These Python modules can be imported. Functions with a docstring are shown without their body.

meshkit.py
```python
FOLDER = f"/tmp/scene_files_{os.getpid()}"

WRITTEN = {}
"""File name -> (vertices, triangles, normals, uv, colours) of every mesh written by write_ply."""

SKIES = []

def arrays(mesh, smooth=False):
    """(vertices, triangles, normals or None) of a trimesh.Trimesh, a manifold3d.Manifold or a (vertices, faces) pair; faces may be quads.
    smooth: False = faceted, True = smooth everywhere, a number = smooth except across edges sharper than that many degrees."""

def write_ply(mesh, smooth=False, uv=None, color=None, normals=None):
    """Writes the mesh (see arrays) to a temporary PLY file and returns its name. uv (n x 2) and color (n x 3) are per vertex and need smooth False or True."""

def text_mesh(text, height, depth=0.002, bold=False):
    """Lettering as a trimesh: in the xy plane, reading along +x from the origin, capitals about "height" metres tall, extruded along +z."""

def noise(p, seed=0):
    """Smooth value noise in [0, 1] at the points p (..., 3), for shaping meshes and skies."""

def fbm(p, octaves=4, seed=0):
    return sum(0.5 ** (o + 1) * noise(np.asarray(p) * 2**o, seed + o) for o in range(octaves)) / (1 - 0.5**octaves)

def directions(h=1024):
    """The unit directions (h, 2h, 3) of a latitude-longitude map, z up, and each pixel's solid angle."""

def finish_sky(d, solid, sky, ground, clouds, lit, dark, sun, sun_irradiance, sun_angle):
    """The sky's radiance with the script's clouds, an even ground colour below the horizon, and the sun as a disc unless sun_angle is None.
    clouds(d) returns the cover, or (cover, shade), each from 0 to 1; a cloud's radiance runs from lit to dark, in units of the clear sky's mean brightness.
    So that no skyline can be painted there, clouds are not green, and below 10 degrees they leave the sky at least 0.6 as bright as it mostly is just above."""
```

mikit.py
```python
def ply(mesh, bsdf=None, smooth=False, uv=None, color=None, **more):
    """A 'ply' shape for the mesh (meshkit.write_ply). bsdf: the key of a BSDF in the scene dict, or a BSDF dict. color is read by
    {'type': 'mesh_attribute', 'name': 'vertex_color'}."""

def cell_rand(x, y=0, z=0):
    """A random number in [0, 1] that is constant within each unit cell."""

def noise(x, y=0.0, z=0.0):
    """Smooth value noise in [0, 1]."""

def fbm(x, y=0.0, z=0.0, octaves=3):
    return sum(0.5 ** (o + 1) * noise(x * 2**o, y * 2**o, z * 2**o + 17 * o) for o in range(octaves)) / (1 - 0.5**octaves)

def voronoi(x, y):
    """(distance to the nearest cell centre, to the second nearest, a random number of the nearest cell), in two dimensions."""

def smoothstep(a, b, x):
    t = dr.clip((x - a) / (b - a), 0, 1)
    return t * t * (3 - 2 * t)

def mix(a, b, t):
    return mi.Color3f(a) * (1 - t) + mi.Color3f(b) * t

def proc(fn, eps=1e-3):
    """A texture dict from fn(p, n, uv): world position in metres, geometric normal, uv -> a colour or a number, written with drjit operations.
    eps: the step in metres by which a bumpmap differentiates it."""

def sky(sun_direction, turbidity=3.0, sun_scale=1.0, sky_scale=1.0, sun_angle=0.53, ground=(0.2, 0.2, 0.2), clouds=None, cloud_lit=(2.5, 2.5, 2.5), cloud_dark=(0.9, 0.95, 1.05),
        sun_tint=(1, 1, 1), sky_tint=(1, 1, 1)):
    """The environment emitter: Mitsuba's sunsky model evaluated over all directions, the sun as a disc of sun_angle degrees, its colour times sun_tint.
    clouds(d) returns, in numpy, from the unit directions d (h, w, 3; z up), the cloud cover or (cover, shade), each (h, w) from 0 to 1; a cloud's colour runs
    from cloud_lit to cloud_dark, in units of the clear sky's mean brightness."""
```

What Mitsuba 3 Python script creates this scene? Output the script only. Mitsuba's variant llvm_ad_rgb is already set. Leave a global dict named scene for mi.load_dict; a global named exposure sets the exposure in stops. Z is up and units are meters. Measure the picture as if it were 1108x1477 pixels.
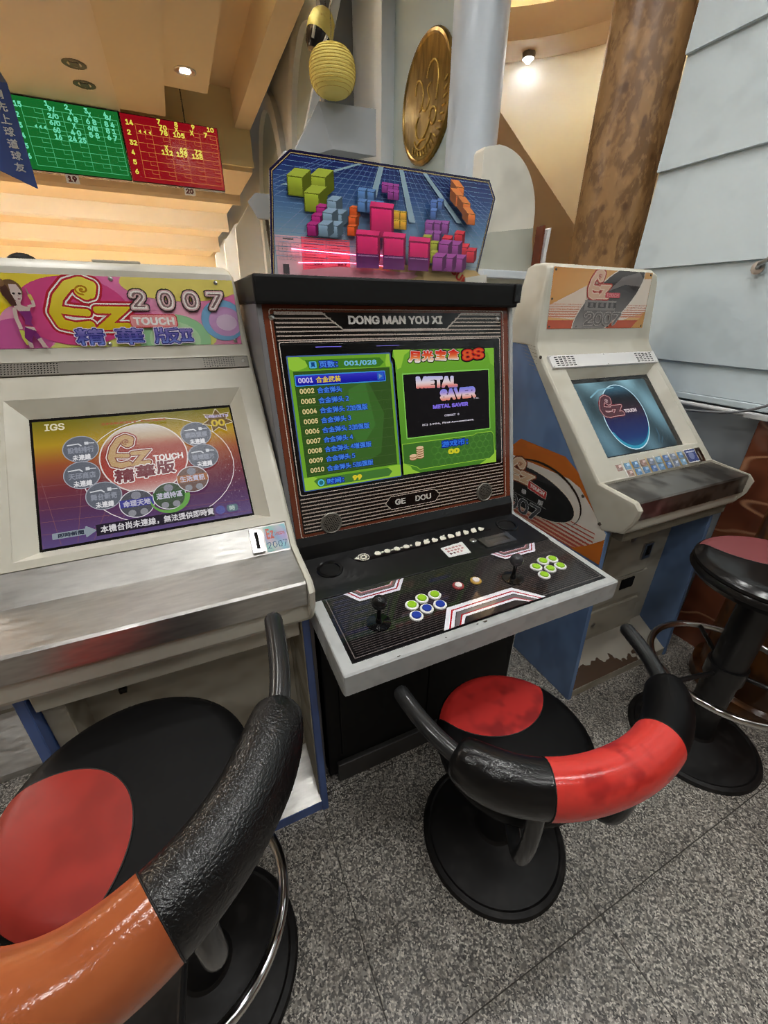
import math, glob, random
import numpy as np, trimesh, drjit as dr, mitsuba as mi, mikit
from mikit import proc, noise, fbm, voronoi, cell_rand, smoothstep
from shapely.geometry import Polygon, LineString, Point, box as sbox, MultiPolygon
from shapely import affinity, union_all
from shapely.ops import unary_union
T = mi.ScalarTransform4f
scene, labels = {}, {}
# ------------------------------------------------------------------ camera, light, exposure
EYE = np.array([0, 0, 1.45]); YAW, PITCH, ROLL = 0.43550, 0.45758, -0.008737
_f = np.array([math.sin(YAW)*math.cos(PITCH), math.cos(YAW)*math.cos(PITCH), -math.sin(PITCH)])
_r = np.array([math.cos(YAW), -math.sin(YAW), 0]); _d = np.cross(_f, _r)
_dn = -math.sin(ROLL)*_r + math.cos(ROLL)*_d
scene['camera'] = {'type': 'perspective', 'fov': math.degrees(2*math.atan(554/588.3)), 'fov_axis': 'x', 'near_clip': 0.02, 'far_clip': 100,
                   'to_world': T().look_at(EYE.tolist(), (EYE+_f).tolist(), (-_dn).tolist())}
exposure = -0.2
COOL, WARM, CREAM = np.array([1.0, 0.995, 0.975]), np.array([1.0, 0.95, 0.87]), np.array([1.0, 0.91, 0.77])
PANEL_POWER, COVE_POWER, HALL_POWER, SPOT_POWER = 50.0, 60.0, 34.0, 4.0
ARCADE_PANELS = [(-1.75, 0.6, 'over the floor left of the machines'), (-0.2, 0.45, 'over the nearest bar stool'), (0.9, 0.30, 'over the low stool'), (1.35, 1.1, 'over the right machine'), (0.55, 1.7, 'over the middle machine'), (-0.5, 2.2, 'behind the left machine'), (0.2, -0.5, 'over the photographer'), (1.6, -0.5, 'over the floor right of the photographer'), (0.8, -1.3, 'farthest behind the photographer'), (-0.9, -1.0, 'over the floor left of the photographer')]
HALL_COVES = [(7.64, 2.90, 'behind the nearest ceiling step'), (9.34, 2.79, 'behind the second ceiling step'), (11.34, 2.68, 'behind the third ceiling step'), (13.7, 2.9, 'at the far wall')]
HALL_FILL_PANELS = [(-3.4, 3.8, 'nearest'), (-3.6, 5.6, 'second nearest'), (-4.4, 8.0, 'third nearest'), (-4.6, 10.5, 'farthest')]

# ------------------------------------------------------------------ helpers
def lin(c):
    c = np.asarray(c, float)
    if c.max() > 1.5: c = c/255.0
    return np.where(c <= 0.04045, c/12.92, ((c+0.055)/1.055)**2.4)
def rgb(c): return {'type': 'rgb', 'value': [float(x) for x in lin(c)]}
def mix(a, b, t):
    f = lambda c: c if isinstance(c, mi.Color3f) else mi.Color3f(*[float(x) for x in c])
    return f(a)*(1-t)+f(b)*t
_used = {}
def key(name, parent=None):
    base = (parent+'__' if parent else '')+name
    n = _used.get(base, -1)+1; _used[base] = n
    return base if n == 0 else f'{base}_{n:03d}'
def thing(name, label, cat, group=None):
    k = key(name); labels[k] = {'label': label, 'category': cat}
    if group: labels[k]['group'] = group
    return k
def put(name, mesh, bsdf, parent=None, smooth=False, label=None, cat=None, group=None, kind=None, **more):
    if isinstance(mesh, list): mesh = cat_(mesh)
    k = key(name, parent)
    scene[k] = mikit.ply(mesh, bsdf, smooth, **more)
    d = {}
    if label: d['label'] = label
    if cat: d['category'] = cat
    if group: d['group'] = group
    if kind: d['kind'] = kind
    if d: labels[k] = d
    return k
def struct(name, mesh, bsdf, smooth=False, label=None, **more):
    return put(name, mesh, bsdf, None, smooth, label=label, kind='structure', **more)
def cat_(ms): return trimesh.util.concatenate(ms)
def mv(m, x=0, y=0, z=0):
    m.apply_translation([x, y, z]); return m
def bx(x0, x1, y0, y1, z0, z1, b=0.0):
    if b <= 0:
        m = trimesh.creation.box([x1-x0, y1-y0, z1-z0]); m.apply_translation([(x0+x1)/2, (y0+y1)/2, (z0+z1)/2]); return m
    P = []
    for sx in (0, 1):
        for sy in (0, 1):
            for sz in (0, 1):
                c = np.array([x1 if sx else x0, y1 if sy else y0, z1 if sz else z0]); s = np.array([1-2*sx, 1-2*sy, 1-2*sz])*b
                for k in range(3):
                    p = c+s; p[k] = c[k]; P.append(p)
                P.append(c+s*0.3)
    return trimesh.convex.convex_hull(np.array(P))
def frame(O, U, V):
    U = np.array(U, float); V = np.array(V, float); U /= np.linalg.norm(U); V /= np.linalg.norm(V)
    return np.array(O, float), U, V, np.cross(U, V)
def inframe(m, F):
    O, U, V, N = F
    M = np.eye(4); M[:3, 0], M[:3, 1], M[:3, 2], M[:3, 3] = U, V, N, O
    m.apply_transform(M); return m
def tri(p):
    p = p.buffer(0)
    if p.is_empty: return np.zeros((0, 2)), np.zeros((0, 3), int)
    vs, fs, n = [], [], 0
    for g in getattr(p, 'geoms', [p]):
        if g.geom_type != 'Polygon' or g.area < 1e-10: continue
        v, f = trimesh.creation.triangulate_polygon(g, engine='earcut')
        vs.append(v); fs.append(f+n); n += len(v)
    if not vs: return np.zeros((0, 2)), np.zeros((0, 3), int)
    return np.vstack(vs), np.vstack(fs)
def extr(poly, F, c0, c1, b=0.0, nb=2):
    """polygon (a, b) in frame F extruded from c0 to c1 along the frame's normal, the end edges rounded by b"""
    if hasattr(poly, 'geoms'): return cat_([extr(g, F, c0, c1, b, nb) for g in poly.geoms if g.geom_type == 'Polygon'])
    if not hasattr(poly, 'exterior'): poly = Polygon(poly)
    if len(poly.interiors): b = 0
    if b <= 0:
        m = trimesh.creation.extrude_polygon(poly, c1-c0, engine='earcut'); m.apply_translation([0, 0, c0]); return inframe(m, F)
    p = np.array(trimesh.path.polygons.Polygon(poly.exterior).exterior.coords)[:-1]
    if Polygon(p).exterior.is_ccw is False: p = p[::-1]
    e = np.roll(p, -1, 0)-p; e /= np.linalg.norm(e, axis=1, keepdims=True)
    nrm = np.stack([-e[:, 1], e[:, 0]], 1); prev = np.roll(nrm, 1, 0)
    mit = (nrm+prev)/np.maximum(1+np.sum(nrm*prev, 1, keepdims=True), 0.25)
    rings = []
    for k in range(nb+1):
        t = k/nb*math.pi/2
        rings.append((p+mit*b*(1-math.sin(t)), c0+b*(1-math.cos(t))))
    rings += [(q, c1-(z-c0)) for q, z in rings[::-1]]
    n = len(p); V = np.vstack([np.column_stack([q, np.full(n, z)]) for q, z in rings]); Fc = []
    for r in range(len(rings)-1):
        for i in range(n):
            j = (i+1) % n; a, bb, c, d = r*n+i, r*n+j, (r+1)*n+j, (r+1)*n+i
            Fc += [[a, bb, c], [a, c, d]]
    capv, capf = trimesh.creation.triangulate_polygon(Polygon(rings[0][0]), engine='earcut')
    # map earcut vertices to ring indices
    idx = np.array([np.argmin(np.sum((rings[0][0]-v)**2, 1)) for v in capv])
    for f in capf:
        f = idx[f]; a, bb, c = rings[0][0][f]
        if np.cross(bb-a, c-a) < 0: f = f[::-1]
        Fc.append(f[::-1]); Fc.append(f+(len(rings)-1)*n)
    return inframe(trimesh.Trimesh(V, np.array(Fc), process=False), F)
def man(m):
    import manifold3d as m3
    m = trimesh.Trimesh(m.vertices, m.faces, process=True)
    return m3.Manifold(m3.Mesh(np.asarray(m.vertices, np.float32), np.asarray(m.faces, np.uint32)))
def unman(M):
    q = M.to_mesh(); return trimesh.Trimesh(q.vert_properties[:, :3], q.tri_verts, process=False)
def minus(a, *bs):
    A = man(a)
    for b in bs: A = A-man(b)
    return unman(A)
def hull(P): return trimesh.convex.convex_hull(np.array(P, float))
def cyl(p0, p1, r, n=24, r1=None):
    p0, p1 = np.array(p0, float), np.array(p1, float); r1 = r if r1 is None else r1
    return tube([p0, p1], [r, r1], n)
def tube(P, r, n=12, vert=None, cap=True, up=None):
    """sweep of an ellipse (r across, vert along the up direction) along the points P"""
    P = np.array(P, float); m = len(P); r = np.broadcast_to(r, (m,)).astype(float); vert = r if vert is None else np.broadcast_to(vert, (m,)).astype(float)
    t = np.gradient(P, axis=0); t /= np.linalg.norm(t, axis=1, keepdims=True)
    if up is None: up = np.array([0, 0, 1.0]) if np.abs(t[:, 2]).max() < 0.85 else (np.array([1.0, 0, 0]) if np.abs(t[:, 0]).max() < 0.85 else np.array([0.31, 0.9, 0.3]))
    up = np.array(up, float)
    a = np.cross(t, up); a /= np.linalg.norm(a, axis=1, keepdims=True); b = np.cross(a, t)
    ang = np.arange(n)*2*np.pi/n
    V = (P[:, None]+r[:, None, None]*np.cos(ang)[None, :, None]*a[:, None]+vert[:, None, None]*np.sin(ang)[None, :, None]*b[:, None]).reshape(-1, 3)
    F = []
    for i in range(m-1):
        for j in range(n):
            k = (j+1) % n
            F += [[i*n+j, i*n+k, (i+1)*n+k], [i*n+j, (i+1)*n+k, (i+1)*n+j]]
    V = list(V)
    if cap:
        for e, o in ((0, 1), (m-1, 0)):
            c = len(V); V.append(P[e])
            for j in range(n):
                k = (j+1) % n
                F.append([c, e*n+k, e*n+j] if o else [c, e*n+j, e*n+k])
    m_ = trimesh.Trimesh(np.array(V), np.array(F), process=False)
    if m_.volume < 0: m_.invert()
    return m_
def lathe(prof, c, n=48, axis='z'):
    """revolve (r, z) pairs about a vertical axis through c"""
    prof = np.array(prof, float); a = np.arange(n)*2*np.pi/n; m = len(prof)
    V = np.stack([prof[:, None, 0]*np.cos(a), prof[:, None, 0]*np.sin(a), np.repeat(prof[:, 1:2], n, 1)], -1).reshape(-1, 3)
    F = []
    for i in range(m-1):
        for j in range(n):
            k = (j+1) % n
            if prof[i, 0] > 1e-9: F.append([i*n+j, i*n+k, (i+1)*n+k])
            if prof[i+1, 0] > 1e-9: F.append([i*n+j, (i+1)*n+k, (i+1)*n+j])
    m_ = trimesh.Trimesh(V, np.array(F), process=True)
    m_.apply_translation(c); return m_
def lathe_in(prof, F, u, v, n=32):
    return inframe(lathe(prof, [u, v, 0], n), F)
def torus(c, R, r, n=64, k=12, sz=1.0):
    a = np.arange(n)*2*np.pi/n; b = np.arange(k)*2*np.pi/k
    A, B = np.meshgrid(a, b, indexing='ij')
    V = np.stack([(R+r*np.cos(B))*np.cos(A), (R+r*np.cos(B))*np.sin(A), sz*r*np.sin(B)], -1).reshape(-1, 3)+np.array(c)
    F = []
    for i in range(n):
        for j in range(k):
            p, q, s, t_ = i*k+j, ((i+1) % n)*k+j, ((i+1) % n)*k+(j+1) % k, i*k+(j+1) % k
            F += [[p, q, s], [p, s, t_]]
    return trimesh.Trimesh(V, np.array(F), process=False)
def spline(P, n):
    from scipy.interpolate import CubicSpline
    P = np.array(P, float); s = np.r_[0, np.cumsum(np.linalg.norm(np.diff(P, axis=0), axis=1))]
    return CubicSpline(s, P)(np.linspace(0, s[-1], n))
def circ(u, v, r, ry=None, n=40, rot=0):
    p = Polygon([(r*math.cos(t), (ry or r)*math.sin(t)) for t in np.arange(n)*2*np.pi/n])
    return affinity.translate(affinity.rotate(p, rot, origin=(0, 0)), u, v)
def rrect(u0, v0, u1, v1, r): return sbox(u0+r, v0+r, u1-r, v1-r).buffer(r, quad_segs=6)
def line(pts, w, cap=2): return LineString(pts).buffer(w/2, cap_style=cap, quad_segs=4)

# lettering as shapely shapes
_FD = glob.glob('/opt/blender-*/*/datafiles/fonts')[0]
_fonts, _tg = {}, {}
def tgeo(s, bold=0, px=56):
    k = (s, bold, px)
    if k in _tg: return _tg[k]
    from PIL import Image, ImageDraw, ImageFont
    f = 'Noto Sans CJK Regular.woff2' if any(ord(c) > 0x2e80 for c in s) else 'Inter.woff2'
    if (f, px) not in _fonts: _fonts[(f, px)] = ImageFont.truetype(f'{_FD}/{f}', px)
    ft = _fonts[(f, px)]
    x0, y0, x1, y1 = ft.getbbox(s, anchor='ls', stroke_width=bold)
    im = Image.new('L', (x1-x0+8, y1-y0+8))
    ImageDraw.Draw(im).text((4-x0, 4-y0), s, 255, ft, anchor='ls', stroke_width=bold)
    on = np.pad(np.asarray(im) > 127, ((0, 0), (1, 1))).astype(np.int8)
    rows, st = np.nonzero(np.diff(on, axis=1) == 1); en = np.nonzero(np.diff(on, axis=1) == -1)[1]
    g = union_all([sbox(a, -r-1, b, -r) for a, b, r in zip(st, en, rows)]).buffer(0.5).buffer(-0.5).simplify(0.55)
    b = g.bounds; g = affinity.translate(g, -b[0], -b[1]); _tg[k] = g
    return g
def tfit(s, u0, v0, u1, v1, bold=0, px=56, rot=0):
    """the string s squeezed exactly into the rectangle"""
    g = tgeo(s, bold, px); b = g.bounds
    g = affinity.scale(g, (u1-u0)/b[2], (v1-v0)/b[3], origin=(0, 0)); g = affinity.translate(g, u0, v0)
    return affinity.rotate(g, rot, origin='center') if rot else g
def th(s, u, v, h, bold=0, px=56, wide=1.0):
    g = tgeo(s, bold, px); b = g.bounds; k = h/b[3]
    return affinity.translate(affinity.scale(g, k*wide, k, origin=(0, 0)), u, v)

class Print:
    """flat colours laid over one another on a panel: each shape one more thin layer of one mesh with a colour per vertex"""
    def __init__(s, F, clip=None, lift=0.0002, start=0.0003): s.F, s.clip, s.d, s.z, s.v, s.f, s.c, s.n = F, clip, lift, start, [], [], [], 0
    def _put(s, g, fn):
        v, f = tri(g)
        if not len(v): return
        O, U, V, N = s.F
        s.v.append(O+v[:, :1]*U+v[:, 1:2]*V+s.z*N); s.f.append(f+s.n); s.n += len(v)
        s.c.append(np.array([lin(fn(a, b)) for a, b in v]) if callable(fn) else np.tile(lin(fn), (len(v), 1)))
    def add(s, g, col, cells=0, gain=1.0):
        if s.clip is not None: g = g.intersection(s.clip)
        if g.is_empty: return s
        i = len(s.c)
        if callable(col) and cells:
            u0, v0, u1, v1 = g.bounds; nu, nv = (cells if isinstance(cells, tuple) else (1, cells))
            for a in range(nu):
                for b in range(nv):
                    s._put(g.intersection(sbox(u0+(u1-u0)*a/nu, v0+(v1-v0)*b/nv, u0+(u1-u0)*(a+1)/nu, v0+(v1-v0)*(b+1)/nv)), col)
        else: s._put(g, col)
        for k in range(i, len(s.c)): s.c[k] = s.c[k]*gain
        s.z += s.d
        return s
    def build(s, name, parent=None, bsdf='print_gloss', glow=0.0, **kw):
        m = trimesh.Trimesh(np.vstack(s.v), np.vstack(s.f), process=False); c = np.vstack(s.c)
        if glow: kw['emitter'] = {'type': 'area', 'radiance': {'type': 'mesh_attribute', 'name': 'vertex_color'}, 'sampling_weight': 0.0}; c = c*glow; bsdf = 'screen_glass'
        return put(name, m, bsdf, parent, False, color=c, **kw)
def ramp(stops, axis=1):
    xs = [a for a, _ in stops]; cs = np.array([c for _, c in stops], float)
    return lambda u, v: np.array([np.interp((u, v)[axis], xs, cs[:, k]) for k in range(3)])

# ------------------------------------------------------------------ materials
def pr(name, col, rough=0.5, metal=0.0, spec=0.5, **k):
    scene[name] = {'type': 'twosided', 'b': {'type': 'principled', 'base_color': col if isinstance(col, dict) else rgb(col), 'roughness': rough, 'metallic': metal, 'specular': spec, **k}}
    return name
def bump(name, fn, scale, base, eps=1e-3):
    scene[name] = {'type': 'twosided', 'b': {'type': 'bumpmap', 'scale': scale, 't': proc(fn, eps), 'b': base}}
    return name
vc = {'type': 'mesh_attribute', 'name': 'vertex_color'}
scene['print_gloss'] = {'type': 'twosided', 'b': {'type': 'principled', 'base_color': vc, 'roughness': 0.05, 'specular': 0.5}}
scene['print_satin'] = {'type': 'twosided', 'b': {'type': 'principled', 'base_color': vc, 'roughness': 0.3, 'specular': 0.4}}
scene['print_matte'] = {'type': 'twosided', 'b': {'type': 'diffuse', 'reflectance': vc}}
scene['screen_glass'] = {'type': 'roughplastic', 'diffuse_reflectance': rgb((10, 10, 12)), 'int_ior': 1.22, 'alpha': 0.06}
pr('beige_plastic', {'type': 'proc', **proc(lambda p, n, uv: mix(lin((196, 192, 177)), lin((188, 183, 166)), smoothstep(0.5, 0.75, fbm(p.x*9, p.y*9, p.z*9))))}, 0.28)
pr('beige_panel', {'type': 'proc', **proc(lambda p, n, uv: mix(lin((166, 161, 146)), lin((140, 132, 114)), smoothstep(0.45, 0.75, fbm(p.x*7, p.y*7, p.z*11))))}, 0.45)
pr('beige_dark', (104, 98, 84), 0.6)
pr('blue_board', {'type': 'proc', **proc(lambda p, n, uv: mix(lin((82, 108, 168)), lin((70, 92, 146)), smoothstep(0.4, 0.7, fbm(p.x*20, p.y*20, p.z*5))))}, 0.4)
pr('blue_laminate', {'type': 'proc', **proc(lambda p, n, uv: mix(lin((104, 132, 172)), lin((92, 118, 158)), smoothstep(0.4, 0.7, fbm(p.x*12, p.y*12, p.z*6))))}, 0.38)
def _brush(p, n, uv): return noise(p.x*18, p.y*700, p.z*700)*0.6+noise(p.x*5, p.y*2200, p.z*2200)*0.4
scene['stainless'] = {'type': 'twosided', 'b': {'type': 'principled', 'base_color': {'type': 'proc', **proc(lambda p, n, uv: mix(lin((205, 203, 198)), lin((176, 174, 170)), fbm(p.x*30, p.y*120, p.z*120)))}, 'metallic': 0.95,
                                       'roughness': {'type': 'proc', **proc(lambda p, n, uv: 0.24+0.2*noise(p.x*22, p.y*160, p.z*160))}, 'specular': 0.5}}
pr('stainless_worn', {'type': 'proc', **proc(lambda p, n, uv: mix(lin((150, 145, 138)), lin((95, 88, 82)), smoothstep(0.35, 0.7, fbm(p.x*14, p.y*14, p.z*14))))}, 0.3, 0.9)
pr('chrome', (215, 213, 210), 0.08, 1.0)
pr('chrome_dull', (170, 168, 165), 0.25, 1.0)
pr('grille_metal', (128, 124, 116), 0.4, 0.7)
pr('grey_metal_paint', {'type': 'proc', **proc(lambda p, n, uv: mix(lin((176, 178, 176)), lin((168, 170, 168)), smoothstep(0.45, 0.75, fbm(p.x*40, p.y*40, p.z*40))))}, 0.4)
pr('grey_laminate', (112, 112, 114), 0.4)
pr('black_plastic', (17, 17, 18), 0.25)
pr('black_gloss', (13, 13, 14), 0.08)
pr('black_matte', (11, 11, 11), 0.6, spec=0.25)
pr('black_metal', (22, 22, 23), 0.3, 0.0)
pr('black_tube', (28, 29, 30), 0.16, 0.0, clearcoat=0.6)
pr('rubber', {'type': 'proc', **proc(lambda p, n, uv: mix(lin((17, 16, 16)), lin((32, 30, 29)), smoothstep(0.5, 0.8, fbm(p.x*25, p.y*25, p.z*25))))}, 0.5, spec=0.3)
pr('dark_grey', (52, 51, 50), 0.5)
pr('white_plastic', (236, 236, 232), 0.3)
pr('white_plate', (222, 221, 218), 0.35)
pr('button_green', (150, 200, 40), 0.25); pr('button_blue', (36, 62, 160), 0.25); pr('button_white', (238, 230, 226), 0.2)
pr('button_red_rim', (150, 60, 60), 0.25); pr('button_gold_rim', (190, 150, 70), 0.25)
pr('panel_brown', (104, 52, 34), 0.1)
pr('seam_black', (12, 12, 12), 0.6)
def _grain(p, n, uv): return fbm(p.x*400, p.y*400, p.z*400, octaves=2)
def leather(name, col, rough, scale, fn=_grain, **k):
    bump(name, fn, scale, {'type': 'principled', 'base_color': col if isinstance(col, dict) else rgb(col), 'roughness': rough, **{'specular': 0.5, **k}}, 4e-4)
leather('leather_black', (13, 13, 14), 0.2, 0.0013)
leather('leather_black_soft', (12, 12, 13), 0.2, 0.0004)
leather('leather_black_smooth', (7, 7, 8), 0.5, 0.0003)
scene['leather_black_smooth']['b']['b']['specular'] = 0.15
leather('leather_red', {'type': 'proc', **proc(lambda p, n, uv: mix(lin((214, 62, 54)), lin((176, 42, 40)), smoothstep(0.5, 0.72, fbm(p.x*22, p.y*22, p.z*22))))}, 0.16, 0.0002, specular=0.5)
leather('leather_red_dark', {'type': 'proc', **proc(lambda p, n, uv: mix(lin((196, 48, 44)), lin((150, 34, 34)), smoothstep(0.5, 0.72, fbm(p.x*16, p.y*16, p.z*16))))}, 0.45, 0.0002)
leather('leather_rust', {'type': 'proc', **proc(lambda p, n, uv: mix(lin((158, 50, 42)), lin((142, 45, 38)), smoothstep(0.4, 0.7, fbm(p.x*14, p.y*14, p.z*14))))}, 0.42, 0.00015, specular=0.25)
leather('leather_orange', {'type': 'proc', **proc(lambda p, n, uv: mix(lin((166, 90, 52)), lin((150, 74, 42)), smoothstep(0.4, 0.7, fbm(p.x*13, p.y*13, p.z*13))))}, 0.15, 0.0002, specular=0.5)
leather('leather_maroon', (128, 68, 70), 0.4, 0.0002)
def _granite(p, n, uv):
    a = voronoi(p.x*330, p.y*330)[2]; b = voronoi(p.x*210+31, p.y*210+7)[2]; c = fbm(p.x*120, p.y*120)
    col = mix(lin((150, 145, 137)), lin((214, 208, 198)), smoothstep(0.55, 0.6, a))
    col = mix(col, lin((88, 84, 79)), smoothstep(0.64, 0.68, b)); col = mix(col, lin((52, 49, 46)), smoothstep(0.82, 0.85, a))
    return mix(col, lin((136, 129, 119)), 0.5*smoothstep(0.5, 0.7, c))
pr('granite', {'type': 'proc', **proc(_granite)}, 0.42)
pr('floor_joint', (62, 58, 53), 0.8)
def _pit(p, n, uv): return fbm(p.x*160, p.y*160, p.z*160, octaves=2)
bump('clapboard_paint', _pit, 0.0016, {'type': 'principled', 'base_color': {'type': 'proc', **proc(lambda p, n, uv: mix(lin((198, 210, 214)), lin((190, 202, 206)), smoothstep(0.55, 0.8, fbm(p.x*9, p.y*9, p.z*9))))}, 'roughness': 0.5}, 8e-4)
pr('grey_plaster', {'type': 'proc', **proc(lambda p, n, uv: mix(lin((150, 156, 158)), lin((118, 122, 124)), smoothstep(0.4, 0.7, fbm(p.x*6, p.y*6, p.z*6))))}, 0.6)
pr('brown_stone_gloss', {'type': 'proc', **proc(lambda p, n, uv: mix(mix(lin((126, 72, 48)), lin((92, 48, 32)), smoothstep(0.35, 0.65, fbm(p.x*5, p.y*5, p.z*5))), lin((176, 128, 96)), smoothstep(0.02, 0.0, dr.abs(fbm(p.x*2+3, p.y*2, p.z*4)-0.5))))}, 0.12)
def _marble(p, n, uv):
    w = fbm(p.x*9, p.y*9, p.z*5); a = fbm(p.x*20+w*3, p.y*20, p.z*9+w*2, octaves=4); b = fbm(p.x*70, p.y*70, p.z*34, octaves=3); h = noise(p.x*30, p.y*30, p.z*17)
    c = mix(lin((146, 110, 70)), lin((112, 80, 48)), smoothstep(0.40, 0.60, a)); c = mix(c, lin((166, 128, 84)), smoothstep(0.5, 0.8, b)*0.5)
    return mix(c, lin((84, 56, 36)), 0.8*smoothstep(0.80, 0.95, h))
pr('travertine', {'type': 'proc', **proc(_marble)}, 0.35)
pr('wood_dark_marble', {'type': 'proc', **proc(lambda p, n, uv: mix(lin((104, 66, 34)), lin((66, 40, 22)), smoothstep(0.4, 0.6, fbm(p.x*14, p.y*14, p.z*7))))}, 0.15)
pr('hall_paint', (208, 188, 156), 0.8, spec=0.2); pr('hall_soffit', (214, 198, 176), 0.8, spec=0.2); pr('stair_tan', (206, 174, 140), 0.7, spec=0.3); pr('hall_yellow', (208, 194, 152), 0.8, spec=0.2)
pr('cream_paint', (236, 218, 186), 0.7, spec=0.3); pr('tan_paint', (186, 156, 126), 0.7, spec=0.3)
pr('white_paint', (214, 221, 226), 0.6, spec=0.3); pr('pale_green_paint', (176, 189, 186), 0.6, spec=0.3); pr('mid_grey_paint', (158, 162, 164), 0.7, spec=0.3); pr('grey_panel_paint', (122, 127, 130), 0.7, spec=0.3); pr('room_white', (178, 174, 168), 0.8, spec=0.2)
pr('white_column_paint', (192, 201, 209), 0.35)
pr('gold', {'type': 'proc', **proc(lambda p, n, uv: mix(lin((150, 124, 66)), lin((112, 90, 44)), smoothstep(0.35, 0.7, fbm(p.x*9, p.y*30, p.z*6))))}, 0.28, 0.85)
pr('gold_relief', (206, 176, 100), 0.3, 0.85)
pr('lantern_paper', {'type': 'proc', **proc(lambda p, n, uv: mix(lin((240, 222, 124)), lin((206, 176, 66)), smoothstep(0.62, 0.78, fbm(p.x*24, p.y*24, p.z*24))))}, 0.6)
pr('lantern_rib', (206, 178, 78), 0.6)
pr('cabinet_white', {'type': 'proc', **proc(lambda p, n, uv: mix(lin((226, 222, 208)), lin((206, 202, 188)), smoothstep(0.4, 0.7, fbm(p.x*5, p.y*5, p.z*5))))}, 0.4)
pr('cabinet_shade_grey', {'type': 'proc', **proc(lambda p, n, uv: mix(lin((186, 186, 172)), lin((164, 166, 152)), smoothstep(0.4, 0.7, fbm(p.x*4, p.y*4, p.z*4))))}, 0.4)
pr('paper', (232, 232, 232), 0.8); pr('cardboard', (196, 168, 118), 0.8); pr('ink_red', (176, 58, 50), 0.7)
pr('peeling_paint', {'type': 'proc', **proc(lambda p, n, uv: mix(lin((186, 180, 166)), lin((84, 64, 48)), smoothstep(0.0, 0.04, 0.62-1.25*(p.x-1.2)+0.9*(fbm(p.x*14, p.y*14, p.z*14)-0.5)+0.25*(noise(p.x*70, p.y*70, p.z*70)-0.5)-(p.y-0.75)/0.13)))}, 0.6)
pr('cable_white', (205, 206, 204), 0.4); pr('cable_grey', (120, 122, 124), 0.4)
scene['acrylic'] = {'type': 'thindielectric', 'int_ior': 1.3}
pr('rod_dark', (70, 62, 52), 0.5)
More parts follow.
